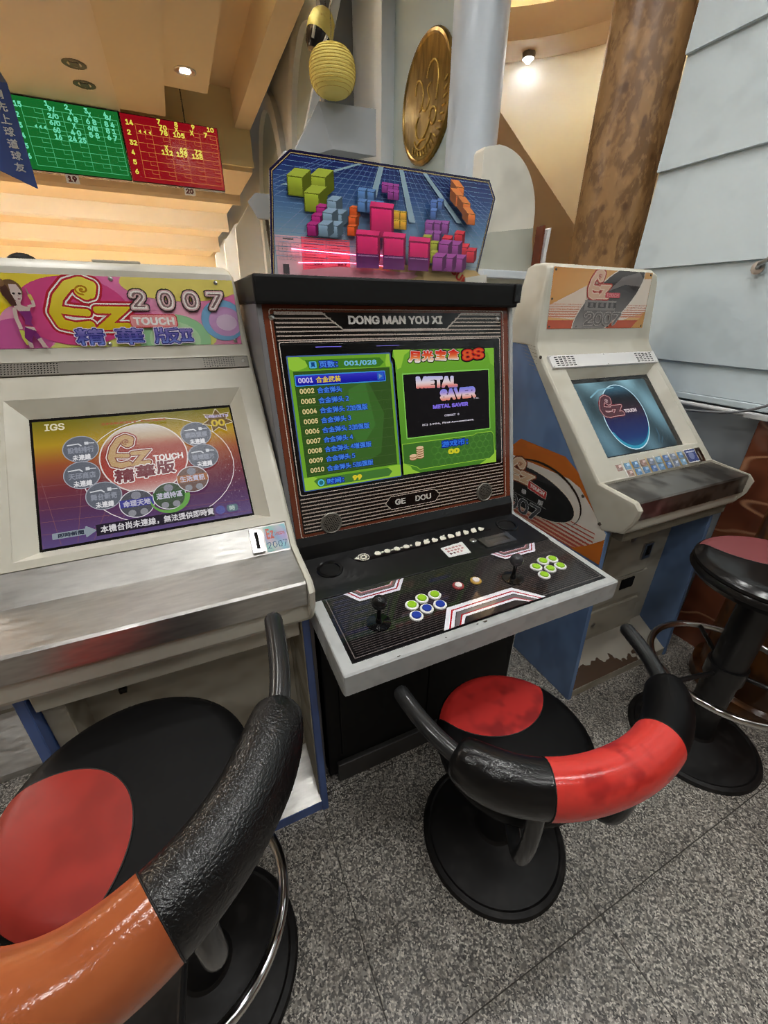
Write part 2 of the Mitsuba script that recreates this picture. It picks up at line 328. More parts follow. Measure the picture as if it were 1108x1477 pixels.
def lamp_mat(p, c, w=1.0): return {'type': 'area', 'radiance': {'type': 'rgb', 'value': [float(p*x) for x in c]}, 'sampling_weight': w}
XZ = lambda y, x=0, z=0: frame((x, y, z), (1, 0, 0), (0, 0, 1))   # faces -y
YZ = lambda x=0: frame((x, 0, 0), (0, 1, 0), (0, 0, 1))           # a=y, b=z, extrudes along +x
XY = lambda z=0: frame((0, 0, z), (1, 0, 0), (0, 1, 0))
LEFTF = lambda x: frame((x, 0, 0), (0, -1, 0), (0, 0, 1))         # u=-y, v=z, faces -x

# ------------------------------------------------------------------ the setting
fl = struct('floor', bx(-6, 5, -4, 4.6, -0.15, -0.004), 'granite')
pr('lane_wood', (224, 190, 136), 0.4)
struct('floor_lanes', bx(-6, 5, 4.6, 15, -0.15, -0.004), 'lane_wood')
for i in range(9):
    for j in range(7):
        x, y = -2.25+i*0.6, -0.99+j*0.6
        put('tile', bx(x+0.0012, x+0.5988, y+0.0012, y+0.5988, -0.02, 0, 0.001), 'granite', fl)
put('joint_bed', bx(-2.25, 3.15, -0.99, 3.21, -0.004, -0.002), 'floor_joint', fl)
# right wall: clapboards
wr = struct('wall_right', [bx(2.02, 2.2, 0.83, 1.53, -0.01, 1.1)], 'grey_plaster')
put('backing', bx(2.03, 2.2, -4, 1.53, 1.1, 3.3), 'grey_plaster', wr)
put('stone_panel', bx(2.0, 2.2, -4, 0.828, -0.01, 1.095, 0.004), 'brown_stone_gloss', wr, label='polished brown stone dado panel')
zs = [1.135, 1.258, 1.63, 1.99, 2.357, 2.73, 3.1, 3.3]
for a, b in zip(zs[:-1], zs[1:]):
    put('clapboard', extr([(1.995, a+0.004), (2.03, a+0.004), (2.03, b+0.02), (2.018, b+0.02), (2.012, b-0.003)], frame((0, 1.53, 0), (1, 0, 0), (0, 0, 1)), 0, 5.5), 'clapboard_paint', wr)
put('ledge', bx(1.985, 2.03, -4, 1.53, 1.112, 1.137, 0.004), 'clapboard_paint', wr)
struct('wall_back', bx(-6, 5, -4.1, -4, 0, 3.6), 'room_white')
struct('wall_left', bx(-6.1, -6, -4, 14, 0, 4), 'room_white')
# ceilings
struct('ceiling', [bx(-6, 2.3, -4, 3.0, 3.25, 3.3)], 'room_white')
hs = struct('ceiling_soffit', [bx(-6, -0.135, 3.0, 6.2, 3.2, 3.25)], 'hall_soffit')
put('beam', bx(-0.135, 0.265, 3.0, 5.8, 3.17, 3.9), 'hall_paint', hs)
put('beam', bx(0.265, 0.62, 3.0, 5.2, 3.2, 3.9), 'hall_paint', hs)
put('seam_strip', bx(-0.15, -0.135, 3.0, 6.2, 3.19, 3.2), 'hall_soffit', hs)
struct('ceiling_upper', [bx(-1, 1.3, 3.0, 6.3, 3.62, 3.7)], 'hall_paint')
struct('wall_hall_end', [bx(-6, 1.15, 6.2, 6.3, 2.97, 3.9), bx(-6, 1.15, 6.17, 6.2, 2.95, 3.0)], 'hall_yellow')
struct('wall_bulkhead', [bx(0.98, 1.15, 3.0, 6.3, 3.29, 4.2)], 'hall_paint')
sc_ = struct('ceiling_steps', [bx(-6, 1.15, 6.3, 7.495, 2.93, 2.98)], 'hall_soffit')
for (y0, y1, z) in ((7.5, 9.2, 2.82), (9.2, 11.2, 2.71), (11.2, 14.0, 2.60)):
    put('step', [extr([(y0, z+0.04), (y0+0.02, z), (y0+0.06, z), (y0+0.06, z+0.12), (y1, z+0.16), (y1, z+0.32), (y0, z+0.32)], YZ(-6), 0, 7.15)], 'hall_soffit', sc_)
struct('wall_hall_far', bx(-6, 1.5, 14, 14.1, 0, 3.4), 'cream_paint')
# hall side wall with arches
wa = struct('wall_arcade', bx(1.42, 1.5, 3.05, 14, 0, 4.2), 'white_paint')
def arch_outline(y0, y1, zt, zb=0.0, n=24):
    c = (y0+y1)/2; r = (y1-y0)/2
    return Polygon([(y0, zb), (y1, zb)]+[(c+r*math.cos(t), zt-r*1.5+1.5*r*math.sin(t)) for t in np.linspace(0, math.pi, n)])
for y0, y1 in ((4.05, 5.2), (5.75, 7.1)):
    a = arch_outline(y0, y1, 3.55)
    put('arch_band', extr(a.buffer(0.16).difference(a).intersection(sbox(0, 0.0, 20, 9)), YZ(1.36), 0, 0.06), 'white_paint', wa)
    put('arch_niche', extr(a, YZ(1.412), 0, 0.008), 'pale_green_paint', wa)
for y in (7.6, 9.3, 11.3):
    put('fin', extr([(0.98, 0), (1.42, 0), (1.42, 2.9), (1.28, 2.85), (1.05, 2.55)], XZ(y+0.12), 0, 0.12), 'white_paint', wa)
# piers and panel with the medallion
pier = struct('wall_pier', bx(1.322, 1.425, 2.93, 3.03, 0, 4.2, 0.004), 'white_paint')
struct('wall_panel_grey', bx(1.2, 1.75, 3.62, 3.7, 0, 4.2), 'grey_panel_paint')
struct('wall_pier_slanted', extr([(1.00, 0), (1.07, 0), (1.07, 2.55), (1.225, 3.0), (1.43, 3.6), (1.43, 4.2), (1.377, 4.2), (1.377, 3.6), (1.169, 3.0), (1.00, 2.5)], XZ(3.54), -0.0, 0.06), 'white_paint')
struct('wall_medallion', bx(1.405, 1.6, 2.2, 2.93, 0, 4.2), 'pale_green_paint')
# cream room at right
struct('wall_cream', bx(1.4, 6.0, 4.3, 4.4, 0, 3.9), 'cream_paint')
struct('wall_cream_side', bx(4.4, 4.5, 1.6, 4.4, 0, 3.9), 'cream_paint')
cc = (1.95, 2.45)
hole = circ(cc[0], cc[1], 1.34, n=96)
struct('ceiling_cream', extr(sbox(1.6, 1.62, 4.5, 4.4).difference(hole), XY(3.3), 0, 0.08), 'tan_paint')
struct('ceiling_cove', bx(1.4, 4.5, 1.5, 4.4, 3.8, 3.9), 'cream_paint')
struct('trim_1', extr(circ(cc[0], cc[1], 1.37, n=96).difference(hole).intersection(sbox(1.6, 1.62, 4.5, 4.4)), XY(3.3), 0, 0.18), 'tan_paint', 40)
drum = circ(cc[0], cc[1], 1.72, n=96).difference(circ(cc[0], cc[1], 1.64, n=96)).intersection(sbox(1.9, 1.5, 5, 5))
struct('wall_curved', extr(drum, XY(0), 0, 3.3), 'cream_paint', 40)
st = struct('wall_stair_flank', extr([(1.7, 0), (3.2, 0), (3.2, 2.05), (3.12, 2.07), (1.7, 3.02)], XZ(3.08), 0, 0.08), 'stair_tan')

# ------------------------------------------------------------------ lamps
for x, y, where in ARCADE_PANELS:
    t = thing('ceiling_lamp', 'slim white ceiling lamp '+where, 'ceiling lamp', 'ceiling lamps over the arcade corner')
    put('frame', extr(sbox(x-0.34, y-0.08, x+0.34, y+0.08).difference(sbox(x-0.31, y-0.055, x+0.31, y+0.055)), XY(3.20), 0, 0.05), 'white_plastic', t)
    put('diffuser', bx(x-0.305, x+0.305, y-0.05, y+0.05, 3.215, 3.235), 'white_plastic', t, emitter=lamp_mat(PANEL_POWER, COOL))
for y, z, where in HALL_COVES:
    t = thing('cove_lamp', 'warm strip lamp hidden '+where+' of the hall', 'cove lamp', 'cove lamps in the hall')
    put('tube', tube([(-5, y, z), (1.0, y, z)], 0.03, 8), 'white_plastic', t, emitter=lamp_mat(COVE_POWER, WARM))
for x, y, where in HALL_FILL_PANELS:
    t = thing('hall_fill_lamp', where+' of four added warm fill lamps out of view over the bowling lanes', 'ceiling lamp', 'added fill lamps over the bowling lanes')
    put('diffuser', bx(x-0.7, x+0.7, y-0.2, y+0.2, 3.16, 3.19), 'white_plastic', t, emitter=lamp_mat(HALL_POWER, WARM))  # added out of view to brighten the hall by bounce
def downlight(x, y, z, lit, label):
    t = thing('downlight', label, 'downlight')
    put('ring', mv(lathe([(0.05, 0.0), (0.075, -0.004), (0.085, 0.0), (0.085, 0.01), (0.05, 0.01)], (0, 0, 0), 32), x, y, z), 'chrome_dull' if lit else 'rod_dark', t)
    put('lens', bx(x-0.034, x+0.034, y-0.034, y+0.034, z-0.004, z+0.002, 0.001), 'white_plastic' if lit else 'rod_dark', t, **({'emitter': lamp_mat(90*SPOT_POWER, CREAM)} if lit else {}))
downlight(0.428, 4.853, 3.197, True, 'lit round downlight in the hall ceiling beside the red scoreboard rod')
downlight(-0.376, 5.124, 3.197, False, 'upper of two dark unlit downlights in the tan hall soffit')
downlight(-0.361, 5.486, 3.197, False, 'lower of two dark unlit downlights in the tan hall soffit')
for n, (x, y, z) in enumerate([(2.925, 3.63, 3.3)]):
    t = thing('spotlight', 'small glowing spotlight under the curved soffit of the cream room', 'spotlight')
    put('housing', lathe([(0.0, 0.0), (0.05, 0.0), (0.05, -0.03), (0.045, -0.035), (0.045, -0.01), (0.0, -0.01)][::-1], (x, y, z), 24), 'rod_dark', t)
    b = trimesh.creation.icosphere(subdivisions=2, radius=0.03); put('bulb', mv(b, x, y, z-0.035), 'white_plastic', t, True, emitter=lamp_mat(260*SPOT_POWER, CREAM))

t = thing('added_ring_lamp', 'added ring lamp hidden on the ledge of the round ceiling cove in the cream room', 'cove lamp')
put('ring', torus((1.95, 2.45, 3.43), 1.46, 0.02, 64, 8), 'white_plastic', t, True, emitter=lamp_mat(75, CREAM))  # added uplight that brightens the round cove ceiling
t = thing('downlight', 'added lamp brightening the cream room, hidden behind the travertine column', 'downlight')
put('lens', bx(3.38, 3.52, 2.93, 3.07, 3.292, 3.299), 'white_plastic', t, emitter=lamp_mat(130, CREAM))  # added out of view to brighten the cream walls
# ------------------------------------------------------------------ EZ machines
def ez_logo(P, u0, v0, w, h, fill, edge, halo, mid=None, spiral=None):
    S = lambda pts: [(u0+a*w, v0+b*h) for a, b in pts]
    k = (w+h)/2
    e = union_all([LineString(S([(0.56, 0.74), (0.60, 0.90), (0.47, 0.98), (0.30, 0.90), (0.14, 0.66), (0.05, 0.36), (0.10, 0.14), (0.28, 0.07), (0.46, 0.10)])).buffer(0.085*k),
                   LineString(S([(0.12, 0.42), (0.30, 0.38), (0.46, 0.36)])).buffer(0.065*k), LineString(S([(0.44, 0.78), (0.50, 0.72), (0.57, 0.78)])).buffer(0.09*k)])
    z = LineString(S([(0.60, 0.42), (0.94, 0.42), (0.64, 0.08), (0.98, 0.08)])).buffer(0.065*k, join_style=2)
    g = e.union(z)
    if halo is not None: P.add(g.buffer(0.085*k), halo)
    P.add(g.buffer(0.05*k), edge)
    if mid is not None: P.add(g.buffer(0.025*k), mid)
    P.add(g.buffer(-0.005*k), fill, 6 if callable(fill) else 0)
    if spiral is not None:
        sp = [(u0+(0.47+0.009*t*math.cos(t))*w, v0+(0.82+0.009*t*math.sin(t))*h) for t in np.linspace(0, 11, 40)]
        P.add(LineString(sp).buffer(0.014*k), spiral)
PROF = [(0.722, 0.850), (0.714, 0.900), (0.735, 0.921), (0.845, 0.932), (0.874, 0.936), (1.222, 1.294), (1.240, 1.312), (1.262, 1.340), (1.268, 1.36)]
def machine(name, label, L, W, dy, ztop, mtop, blue, y_panel, beige='beige_plastic'):
    t = thing(name, label, 'arcade machine')
    R = L+W
    prof = [(y+dy, z) for y, z in PROF]+[(mtop+dy, ztop-0.05), (mtop+0.008+dy, ztop-0.02), (mtop+0.03+dy, ztop-0.003), (mtop+0.06+dy, ztop), (1.385+dy, ztop), (1.405+dy, ztop-0.012), (1.425+dy, 1.46), (1.425+dy, 1.34), (1.315+dy, 1.335), (0.825+dy, 0.775), (0.75+dy, 0.80)]
    hood = extr(prof, YZ(L), 0, W, 0.012, 3)
    # round the top corners by narrowing the ends towards the top
    v = hood.vertices; c = L+W/2; k = np.clip((v[:, 2]-1.34)/(ztop-1.34), 0, 1)
    v[:, 0] = c+(v[:, 0]-c)*(1-(0.05 if L < 0 else 0.085)*k-0.05*np.clip((v[:, 2]-(ztop-0.03))/0.03, 0, 1)**2)
    hood.vertices = v
    return t, R, hood, prof
def hoodframe(L, dy): return frame((L, 0.869+dy, 0.926), (1, 0, 0), (0, 0.341, 0.356))
def recess(F, o, i, d):
    """hull between an opening rectangle (on the surface) and a smaller rectangle at depth d"""
    O, U, V, N = F
    P = [O+U*a+V*b+N*0.03+(U*(1 if a > (o[0]+o[2])/2 else -1)+V*(1 if b > (o[1]+o[3])/2 else -1))*0.012 for a in (o[0], o[2]) for b in (o[1], o[3])]
    P += [O+U*a+V*b+N*0.0 for a in (o[0], o[2]) for b in (o[1], o[3])]
    P += [O+U*a+V*b-N*d for a in (i[0], i[2]) for b in (i[1], i[3])]
    return hull(P)
def lower(t, L, W, dy, yp, blue, plate, panel='beige_panel'):
    R = L+W
    side = [(0.765+dy, 0.0), (0.80+dy, 0.775), (0.83+dy, 0.80), (1.31+dy, 1.345), (1.425+dy, 1.345), (1.425+dy, 0.0)]
    for x in (L+0.004, R-0.024): put('side_board', extr(side, YZ(x), 0, 0.02, 0.002, 1), blue, t)
    put('back_panel', bx(L+0.024, R-0.024, 1.40+dy, 1.42+dy, 0.02, 1.33), 'beige_dark', t)
    if blue == 'blue_board':
        for x in (R-0.0275,): put('side_liner', bx(x, x+0.003, 0.79+dy, yp, 0.05, 0.80), panel, t)
    put('kick_rail', bx(L+0.024, R-0.024, 0.77+dy, 0.79+dy, 0.0, 0.04), blue if plate == 'stainless' else 'beige_panel', t)
    put('kick_plate', extr([(0.772+dy, 0.04), (0.792+dy, 0.05), (yp, 0.12), (yp, 0.10), (0.80+dy, 0.03)], YZ(L+0.0245), 0, W-0.049), plate, t)
    return side

# ---- left machine
L, W = -0.43, 0.602
t, R, hood, prof = machine('arcade_machine', 'beige arcade machine at the left with a pink and yellow marquee', L, W, 0.0, 1.553, 1.297, 'blue_board', 0.93)
lower(t, L, W, 0.0, 0.93, 'blue_board', 'stainless')
HF = hoodframe(L, 0)
MF = frame((L, 1.268, 1.36), (1, 0, 0), (0, 0.029, 0.17))
scr_o, scr_i = (0.047, 0.092, 0.553, 0.468), (0.082, 0.113, 0.520, 0.432)
hood = minus(hood, recess(HF, scr_o, scr_i, 0.028), inframe(bx(0.02, 0.583, 0.005, 0.163, -0.006, 0.05), MF),
             inframe(bx(0.018, 0.592, 0.528, 0.566, -0.004, 0.03), HF),
             hull([(x, y, z) for x in (L+0.016, R-0.016) for y, z in ((0.70, 0.80), (0.70, 0.91), (0.742, 0.899), (0.86, 0.924), (0.925, 0.986), (0.905, 1.03), (0.74, 0.80))][:0]+
                  [(x, y, z) for x in (L+0.016, R-0.016) for y, z in ((0.70, 0.79), (0.70, 0.94), (0.744, 0.921), (0.744, 0.79))]),
             hull([(x, y, z) for x in (L+0.016, R-0.016) for y, z in ((0.72, 0.914), (0.72, 0.96), (0.88, 0.96), (0.869, 0.9235))]),
             inframe(bx(0.016, W-0.016, -0.004, 0.073, -0.003, 0.03), HF))
put('hood', hood, 'beige_plastic', t, 25)
sh = put('shelf', [extr([(0.733, 0.858), (0.733, 0.913), (0.738, 0.918), (0.869, 0.927), (0.869, 0.922), (0.742, 0.913), (0.738, 0.909), (0.738, 0.858)], YZ(L+0.017), 0, W-0.034, 0.0008, 1),
             inframe(bx(0.017, W-0.017, -0.002, 0.0725, -0.0028, 0.001, 0.0008), HF)], 'stainless', t, label='brushed stainless steel shelf and front lip')
put('front_apron', bx(L+0.03, R-0.03, 0.80, 0.82, 0.715, 0.79, 0.003), 'beige_plastic', t)
lp = put('front_panel', bx(L+0.024, R-0.024, 0.93, 0.95, 0.02, 0.80), 'beige_panel', t)
put('coin_door', bx(-0.375, 0.085, 0.918, 0.931, 0.18, 0.70, 0.004), 'beige_panel', lp)
put('access_door', bx(0.092, 0.135, 0.92, 0.931, 0.14, 0.69, 0.003), 'beige_panel', lp)
put('latch', bx(-0.29, -0.275, 0.905, 0.92, 0.60, 0.615), 'black_matte', lp)
put('filler_post', bx(L+0.026, L+0.068, 0.825, 0.93, 0.08, 0.79, 0.003), 'beige_panel', t)
sl = put('card_slot', inframe(extr(sbox(0.497, 0.006, 0.524, 0.066).difference(sbox(0.507, 0.015, 0.515, 0.056)), frame((0, 0, 0), (1, 0, 0), (0, 1, 0)), 0.001, 0.012, 0.002), HF), 'chrome', t, 30, label='chrome card slot')
put('slit', inframe(bx(0.505, 0.517, 0.013, 0.058, 0.001, 0.004), HF), 'black_matte', sl)
P = Print(HF, sbox(0.526, 0.001, 0.584, 0.072), start=0.0016)
P.add(sbox(0.53, 0.004, 0.583, 0.068), lambda u, v: (150+28*math.sin(u*160+v*90), 166+20*math.sin(v*120), 184+12*math.sin(u*90)), (5, 5))
P.add(tfit('2007', 0.533, 0.012, 0.58, 0.028), (70, 96, 130)); P.add(tfit('Ez', 0.535, 0.036, 0.552, 0.062, 2), (190, 96, 84)); P.add(tfit('TOUCH', 0.554, 0.042, 0.578, 0.05, 1), (190, 90, 84))
P.build('sticker', t, 'print_satin', label='shiny blue and silver sticker beside the card slot')
# speaker strip
ss = put('speaker_strip', inframe(bx(0.02, 0.59, 0.530, 0.564, -0.003, 0.003, 0.001), HF), 'grille_metal', t)
P = Print(HF, start=0.0034)
for u0, u1 in ((0.03, 0.16), (0.478, 0.555)):
    for a in np.arange(u0, u1, 0.0062):
        for b in np.arange(0.535, 0.561, 0.0062): P.add(circ(a, b, 0.0017, n=6), (34, 32, 30)); P.z -= P.d
P.build('perforation', ss, 'print_matte', kind='stuff')
put('screw', inframe(lathe([(0.0035, 0.0), (0.0035, 0.001), (0.0, 0.002)], (0.577, 0.549, 0.003), 12), HF), 'chrome', ss)
# top notch
put('lid_tab', bx(-0.155, -0.055, 1.30, 1.31, 1.548, 1.5535, 0.001), 'beige_plastic', t)
# marquee
clip = sbox(0.021, 0.006, 0.582, 0.162)
mq = put('marquee', inframe(bx(0.021, 0.582, 0.006, 0.162, -0.006, -0.002, 0.001), MF), 'white_plate', t)
P = Print(MF, clip, start=-0.0018)
def mqbg(u, v):
    a = 0.5+0.5*math.sin(u*26+v*18+1.0); b = 0.5+0.5*math.sin(u*17-v*40+0.6)
    return np.array([226, 120, 170])*(1-a)*0.9+np.array([232, 170, 190])*a*(1-b)+np.array([206, 150, 178])*a*b+np.array([190, 60, 130])*(1-a)*0.1
P.add(clip, mqbg, (40, 12))
for c_, col in (((0.05, 0.10, 0.055, 0.085), (226, 200, 40)), ((0.15, 0.13, 0.085, 0.045), (230, 208, 70)), ((0.30, 0.02, 0.22, 0.045), (214, 214, 120)), ((0.12, 0.05, 0.055, 0.05), (224, 150, 180)), ((0.46, 0.15, 0.14, 0.04), (224, 208, 110))):
    P.add(circ(c_[0], c_[1], c_[2], c_[3], n=36), col)
P.add(circ(0.42, 0.02, 0.085, 0.06), (150, 200, 150)); P.add(circ(0.42, 0.02, 0.06, 0.042), (180, 214, 170))
P.add(circ(0.10, 0.03, 0.06, 0.04), (196, 90, 150)); P.add(circ(0.545, 0.065, 0.055, 0.05), (120, 170, 206)); P.add(circ(0.55, 0.062, 0.042, 0.036), (196, 150, 196)); P.add(circ(0.552, 0.06, 0.026, 0.02), (214, 190, 214))
P.add(circ(0.215, 0.085, 0.115, 0.075), (206, 74, 130)); 
ez_logo(P, 0.168, 0.043, 0.155, 0.108, ramp([(0.04, (206, 178, 30)), (0.15, (232, 216, 84))]), (236, 232, 226), (176, 40, 56), (176, 40, 56), (176, 120, 30))
x = 0.335
for ch, a, b in (('2', 0.3345, 0.372), ('0', 0.396, 0.434), ('0', 0.453, 0.492), ('7', 0.510, 0.553)):
    g = tfit(ch, a, 0.089, b, 0.134, 4); P.add(g.buffer(0.0035), (52, 44, 44)); P.add(g.buffer(0.001), (206, 168, 170)); P.add(g.buffer(-0.002), (236, 232, 226)); P.add(tfit(ch, a+0.006, 0.095, b-0.006, 0.128), (128, 104, 104))
P.add(rrect(0.325, 0.048, 0.432, 0.079, 0.008), (190, 52, 66)); P.add(rrect(0.327, 0.050, 0.430, 0.077, 0.007), (226, 150, 150)); P.add(tfit('TOUCH', 0.333, 0.054, 0.425, 0.072, 3), (240, 236, 232))
g = unary_union([tfit(c_, 0.205+i*0.083, 0.010, 0.265+i*0.083, 0.047, 1) for i, c_ in enumerate('精華版')]+[tfit('II', 0.432, 0.014, 0.462, 0.044, 4)])
P.add(g.buffer(0.0032), (206, 196, 220)); P.add(g.buffer(0.0012), (52, 56, 128)); P.add(g.buffer(-0.0008), ramp([(0.01, (120, 150, 214)), (0.028, (84, 78, 160)), (0.047, (150, 140, 196))]), 4)
# printed woman in purple at the left of the marquee
g0, cl0 = P.F[0].copy(), P.clip
P.F = (P.F[0]+P.F[1]*0.042, *P.F[1:]); P.clip = sbox(-0.02, 0.006, 0.54, 0.162)
hair, skin, top_ = (112, 84, 58), (206, 184, 176), (124, 48, 112)
P.add(circ(0.066, 0.126, 0.020, 0.022), hair); P.add(Polygon([(0.050, 0.140), (0.047, 0.120), (0.058, 0.096), (0.070, 0.092), (0.066, 0.11), (0.060, 0.135)]), (72, 46, 40)); P.add(circ(0.050, 0.141, 0.008), (128, 96, 66))
P.add(Polygon([(0.064, 0.138), (0.078, 0.138), (0.084, 0.124), (0.082, 0.110), (0.076, 0.101), (0.068, 0.106), (0.064, 0.12)]), (210, 190, 184)); P.add(line([(0.072, 0.104), (0.073, 0.088)], 0.008), skin)
for x_ in (0.069, 0.0795): P.add(circ(x_, 0.1195, 0.0028, 0.0022, n=10), (46, 32, 34))
P.add(line([(0.0755, 0.116), (0.0765, 0.1135)], 0.0009), (170, 140, 140)); P.add(circ(0.0762, 0.1085, 0.0028, 0.001, n=10), (120, 50, 70))
P.add(Polygon([(0.062, 0.094), (0.078, 0.096), (0.092, 0.090), (0.089, 0.083), (0.070, 0.082)]), skin)
P.add(line([(0.088, 0.0925), (0.100, 0.0955), (0.099, 0.110)], 0.006), skin); P.add(line([(0.0995, 0.106), (0.0965, 0.118)], 0.007), (206, 180, 96)); P.add(line([(0.0965, 0.118), (0.0935, 0.130)], 0.0022), (150, 130, 120))
P.add(line([(0.063, 0.091), (0.061, 0.070), (0.064, 0.046)], 0.0075), skin); P.add(Polygon([(0.060, 0.044), (0.068, 0.044), (0.074, 0.014), (0.066, 0.012), (0.061, 0.026)]), (196, 196, 90))
P.add(Polygon([(0.069, 0.083), (0.091, 0.084), (0.0905, 0.070), (0.086, 0.060), (0.088, 0.052), (0.074, 0.056), (0.076, 0.068)]), top_)
P.add(Polygon([(0.073, 0.052), (0.089, 0.050), (0.0915, 0.042), (0.072, 0.048)]), skin); P.add(Polygon([(0.072, 0.050), (0.090, 0.042), (0.096, 0.028), (0.088, 0.022), (0.083, 0.033), (0.076, 0.014), (0.066, 0.028)]), (112, 40, 104))
P.add(Polygon([(0.069, 0.022), (0.077, 0.016), (0.078, 0.004), (0.070, 0.004)]), (188, 166, 160)); P.add(Polygon([(0.089, 0.024), (0.096, 0.028), (0.106, 0.004), (0.096, 0.004)]), skin)
P.F = (g0, *P.F[1:]); P.clip = cl0
P.build('marquee_print', mq, 'print_gloss')
for a, b in ((0.304, 0.157), (0.54, 0.155), (0.27, 0.012), (0.425, 0.012), (0.567, 0.014)):
    put('screw', inframe(lathe([(0.005, -0.002), (0.005, 0.001), (0.003, 0.0025), (0.0, 0.003)], (a, b, 0), 12), MF), 'chrome', mq, 30)
# screen
sc0 = put('screen', inframe(bx(0.080, 0.522, 0.111, 0.434, -0.034, -0.0275), HF), 'black_gloss', t)
F2 = frame(HF[0]-HF[3]*0.0272, HF[1], HF[2]); clip = sbox(0.0865, 0.118, 0.517, 0.425)
P = Print(F2, clip, lift=0.0001)
P.add(clip, ramp([(0.118, (96, 78, 130)), (0.19, (92, 56, 92)), (0.25, (120, 54, 62)), (0.31, (160, 84, 50)), (0.36, (186, 150, 40)), (0.425, (120, 112, 30))]), 24)
for k in range(7): P.add(line([(0.09+0.03*k, 0.12+0.0*k), (0.02+0.075*k, 0.27)], 0.0007), (150, 96, 100))
for k in range(5): P.add(line([(0.0865, 0.15+0.028*k), (0.517, 0.125+0.03*k)], 0.0007), (150, 96, 100))
P.add(circ(0.335, 0.27, 0.165, 0.14).difference(circ(0.335, 0.27, 0.163, 0.138)), (236, 226, 226))
P.add(circ(0.302, 0.305, 0.095, 0.093), (230, 220, 214)); P.add(circ(0.302, 0.305, 0.092, 0.090), ramp([(0.215, (214, 186, 180)), (0.26, (170, 60, 52)), (0.33, (158, 60, 40)), (0.36, (196, 170, 140)), (0.395, (220, 214, 206))]), 16)
ez_logo(P, 0.228, 0.284, 0.082, 0.082, (196, 160, 110), (236, 226, 220), (150, 44, 40), (130, 60, 40), (150, 90, 60))
P.add(tfit('TOUCH', 0.319, 0.291, 0.385, 0.307, 3), (240, 236, 232))
for i, c_ in enumerate('精華版'): g = tfit(c_, 0.234+i*0.044, 0.245+i*0.005, 0.275+i*0.044, 0.28+i*0.005, 2); P.add(g.buffer(0.0025), (240, 232, 226)); P.add(g, (120, 52, 60))
for (a, b), kind, s in (((0.175, 0.343), 0, '設制排行'), ((0.172, 0.277), 0, '天邱商店'), ((0.209, 0.219), 0, '舞台新奇'), ((0.4237, 0.352), 0, '網路競標'), ((0.4305, 0.288), 0, '娛樂糖片'), ((0.272, 0.187), 1, '命理天地'), ((0.341, 0.194), 2, '遊戲特區'), ((0.397, 0.229), 3, '生活資訊')):
    P.add(circ(a, b, 0.036, 0.0345), (226, 222, 228) if kind else (170, 172, 182)); P.add(circ(a, b, 0.034, 0.0325), {0: (104, 108, 118), 1: (84, 84, 92), 2: (70, 86, 66), 3: (116, 92, 84)}[kind])
    if kind == 0:
        P.add(line([(a-0.026, b+0.012), (a-0.004, b+0.014), (a+0.002, b+0.008)], 0.003), (220, 222, 226)); P.add(sbox(a+0.008, b+0.010, a+0.016, b+0.018), (220, 222, 226)); P.add(line([(a+0.016, b+0.014), (a+0.028, b+0.013)], 0.002), (220, 222, 226))
        P.add(tfit(s, a-0.026, b-0.010, a+0.026, b+0.006, 1, 32), (150, 154, 166)); P.add(tfit('未連線', a-0.018, b-0.029, a+0.018, b-0.014, 1, 32), (236, 234, 236))
    else:
        P.add(sbox(a-0.034, b-0.007, a+0.034, b+0.012), {1: (70, 70, 150), 2: (50, 92, 48), 3: (170, 110, 70)}[kind]); P.add(tfit(s, a-0.028, b-0.006, a+0.028, b+0.010, 1, 32), (200, 196, 214))
        P.add(circ(a-0.012, b-0.022, 0.008), (150, 150, 156)); P.add(circ(a+0.012, b-0.022, 0.008), (150, 150, 156)); P.add(circ(a, b+0.02, 0.01), (140, 140, 150))
P.add(circ(0.341, 0.192, 0.044, 0.042).difference(circ(0.337, 0.194, 0.037, 0.036)).intersection(sbox(0.3, 0.14, 0.5, 0.195)), (110, 170, 80))
P.add(tfit('IGS', 0.112, 0.394, 0.150, 0.412, 2), (232, 222, 190)); P.add(tfit('INSERT COIN', 0.222, 0.397, 0.36, 0.403, 2, 40), (170, 84, 40))
star = Polygon([(0.481+(0.038 if k % 2 == 0 else 0.021)*math.sin(k*math.pi/7), 0.383+(0.034 if k % 2 == 0 else 0.019)*math.cos(k*math.pi/7)) for k in range(14)])
P.add(star.buffer(0.0015), (232, 220, 196)); P.add(star, (110, 84, 40)); P.add(tfit('CREDITS', 0.452, 0.392, 0.51, 0.400, 2, 40), (200, 190, 226)); P.add(tfit('00', 0.464, 0.366, 0.498, 0.386, 3), (214, 186, 60))
P.add(Polygon([(0.110, 0.134), (0.170, 0.134), (0.170, 0.128), (0.186, 0.138), (0.170, 0.149), (0.170, 0.144), (0.110, 0.144)]).buffer(0.002), (150, 160, 170)); P.add(tfit('即時新聞', 0.118, 0.134, 0.165, 0.144, 1, 32), (50, 56, 70))
P.add(sbox(0.188, 0.124, 0.43, 0.150), (40, 34, 46)); P.add(tfit('本機台尚未連線，無法提供即時資', 0.196, 0.128, 0.43, 0.146, 1, 40), (226, 222, 224))
P.add(circ(0.445, 0.137, 0.011), (92, 92, 160)); P.add(rrect(0.460, 0.128, 0.486, 0.147, 0.006), (96, 120, 130)); P.add(tfit('時', 0.466, 0.131, 0.479, 0.144, 1, 32), (190, 206, 200))
for k in range(26): P.add(circ(0.46+0.05*((k*37) % 50)/50, 0.16+0.12*((k*61) % 53)/53, 0.001, n=6), (226, 214, 220))
P.build('picture', sc0, glow=0.85, label='lit purple and yellow menu picture')

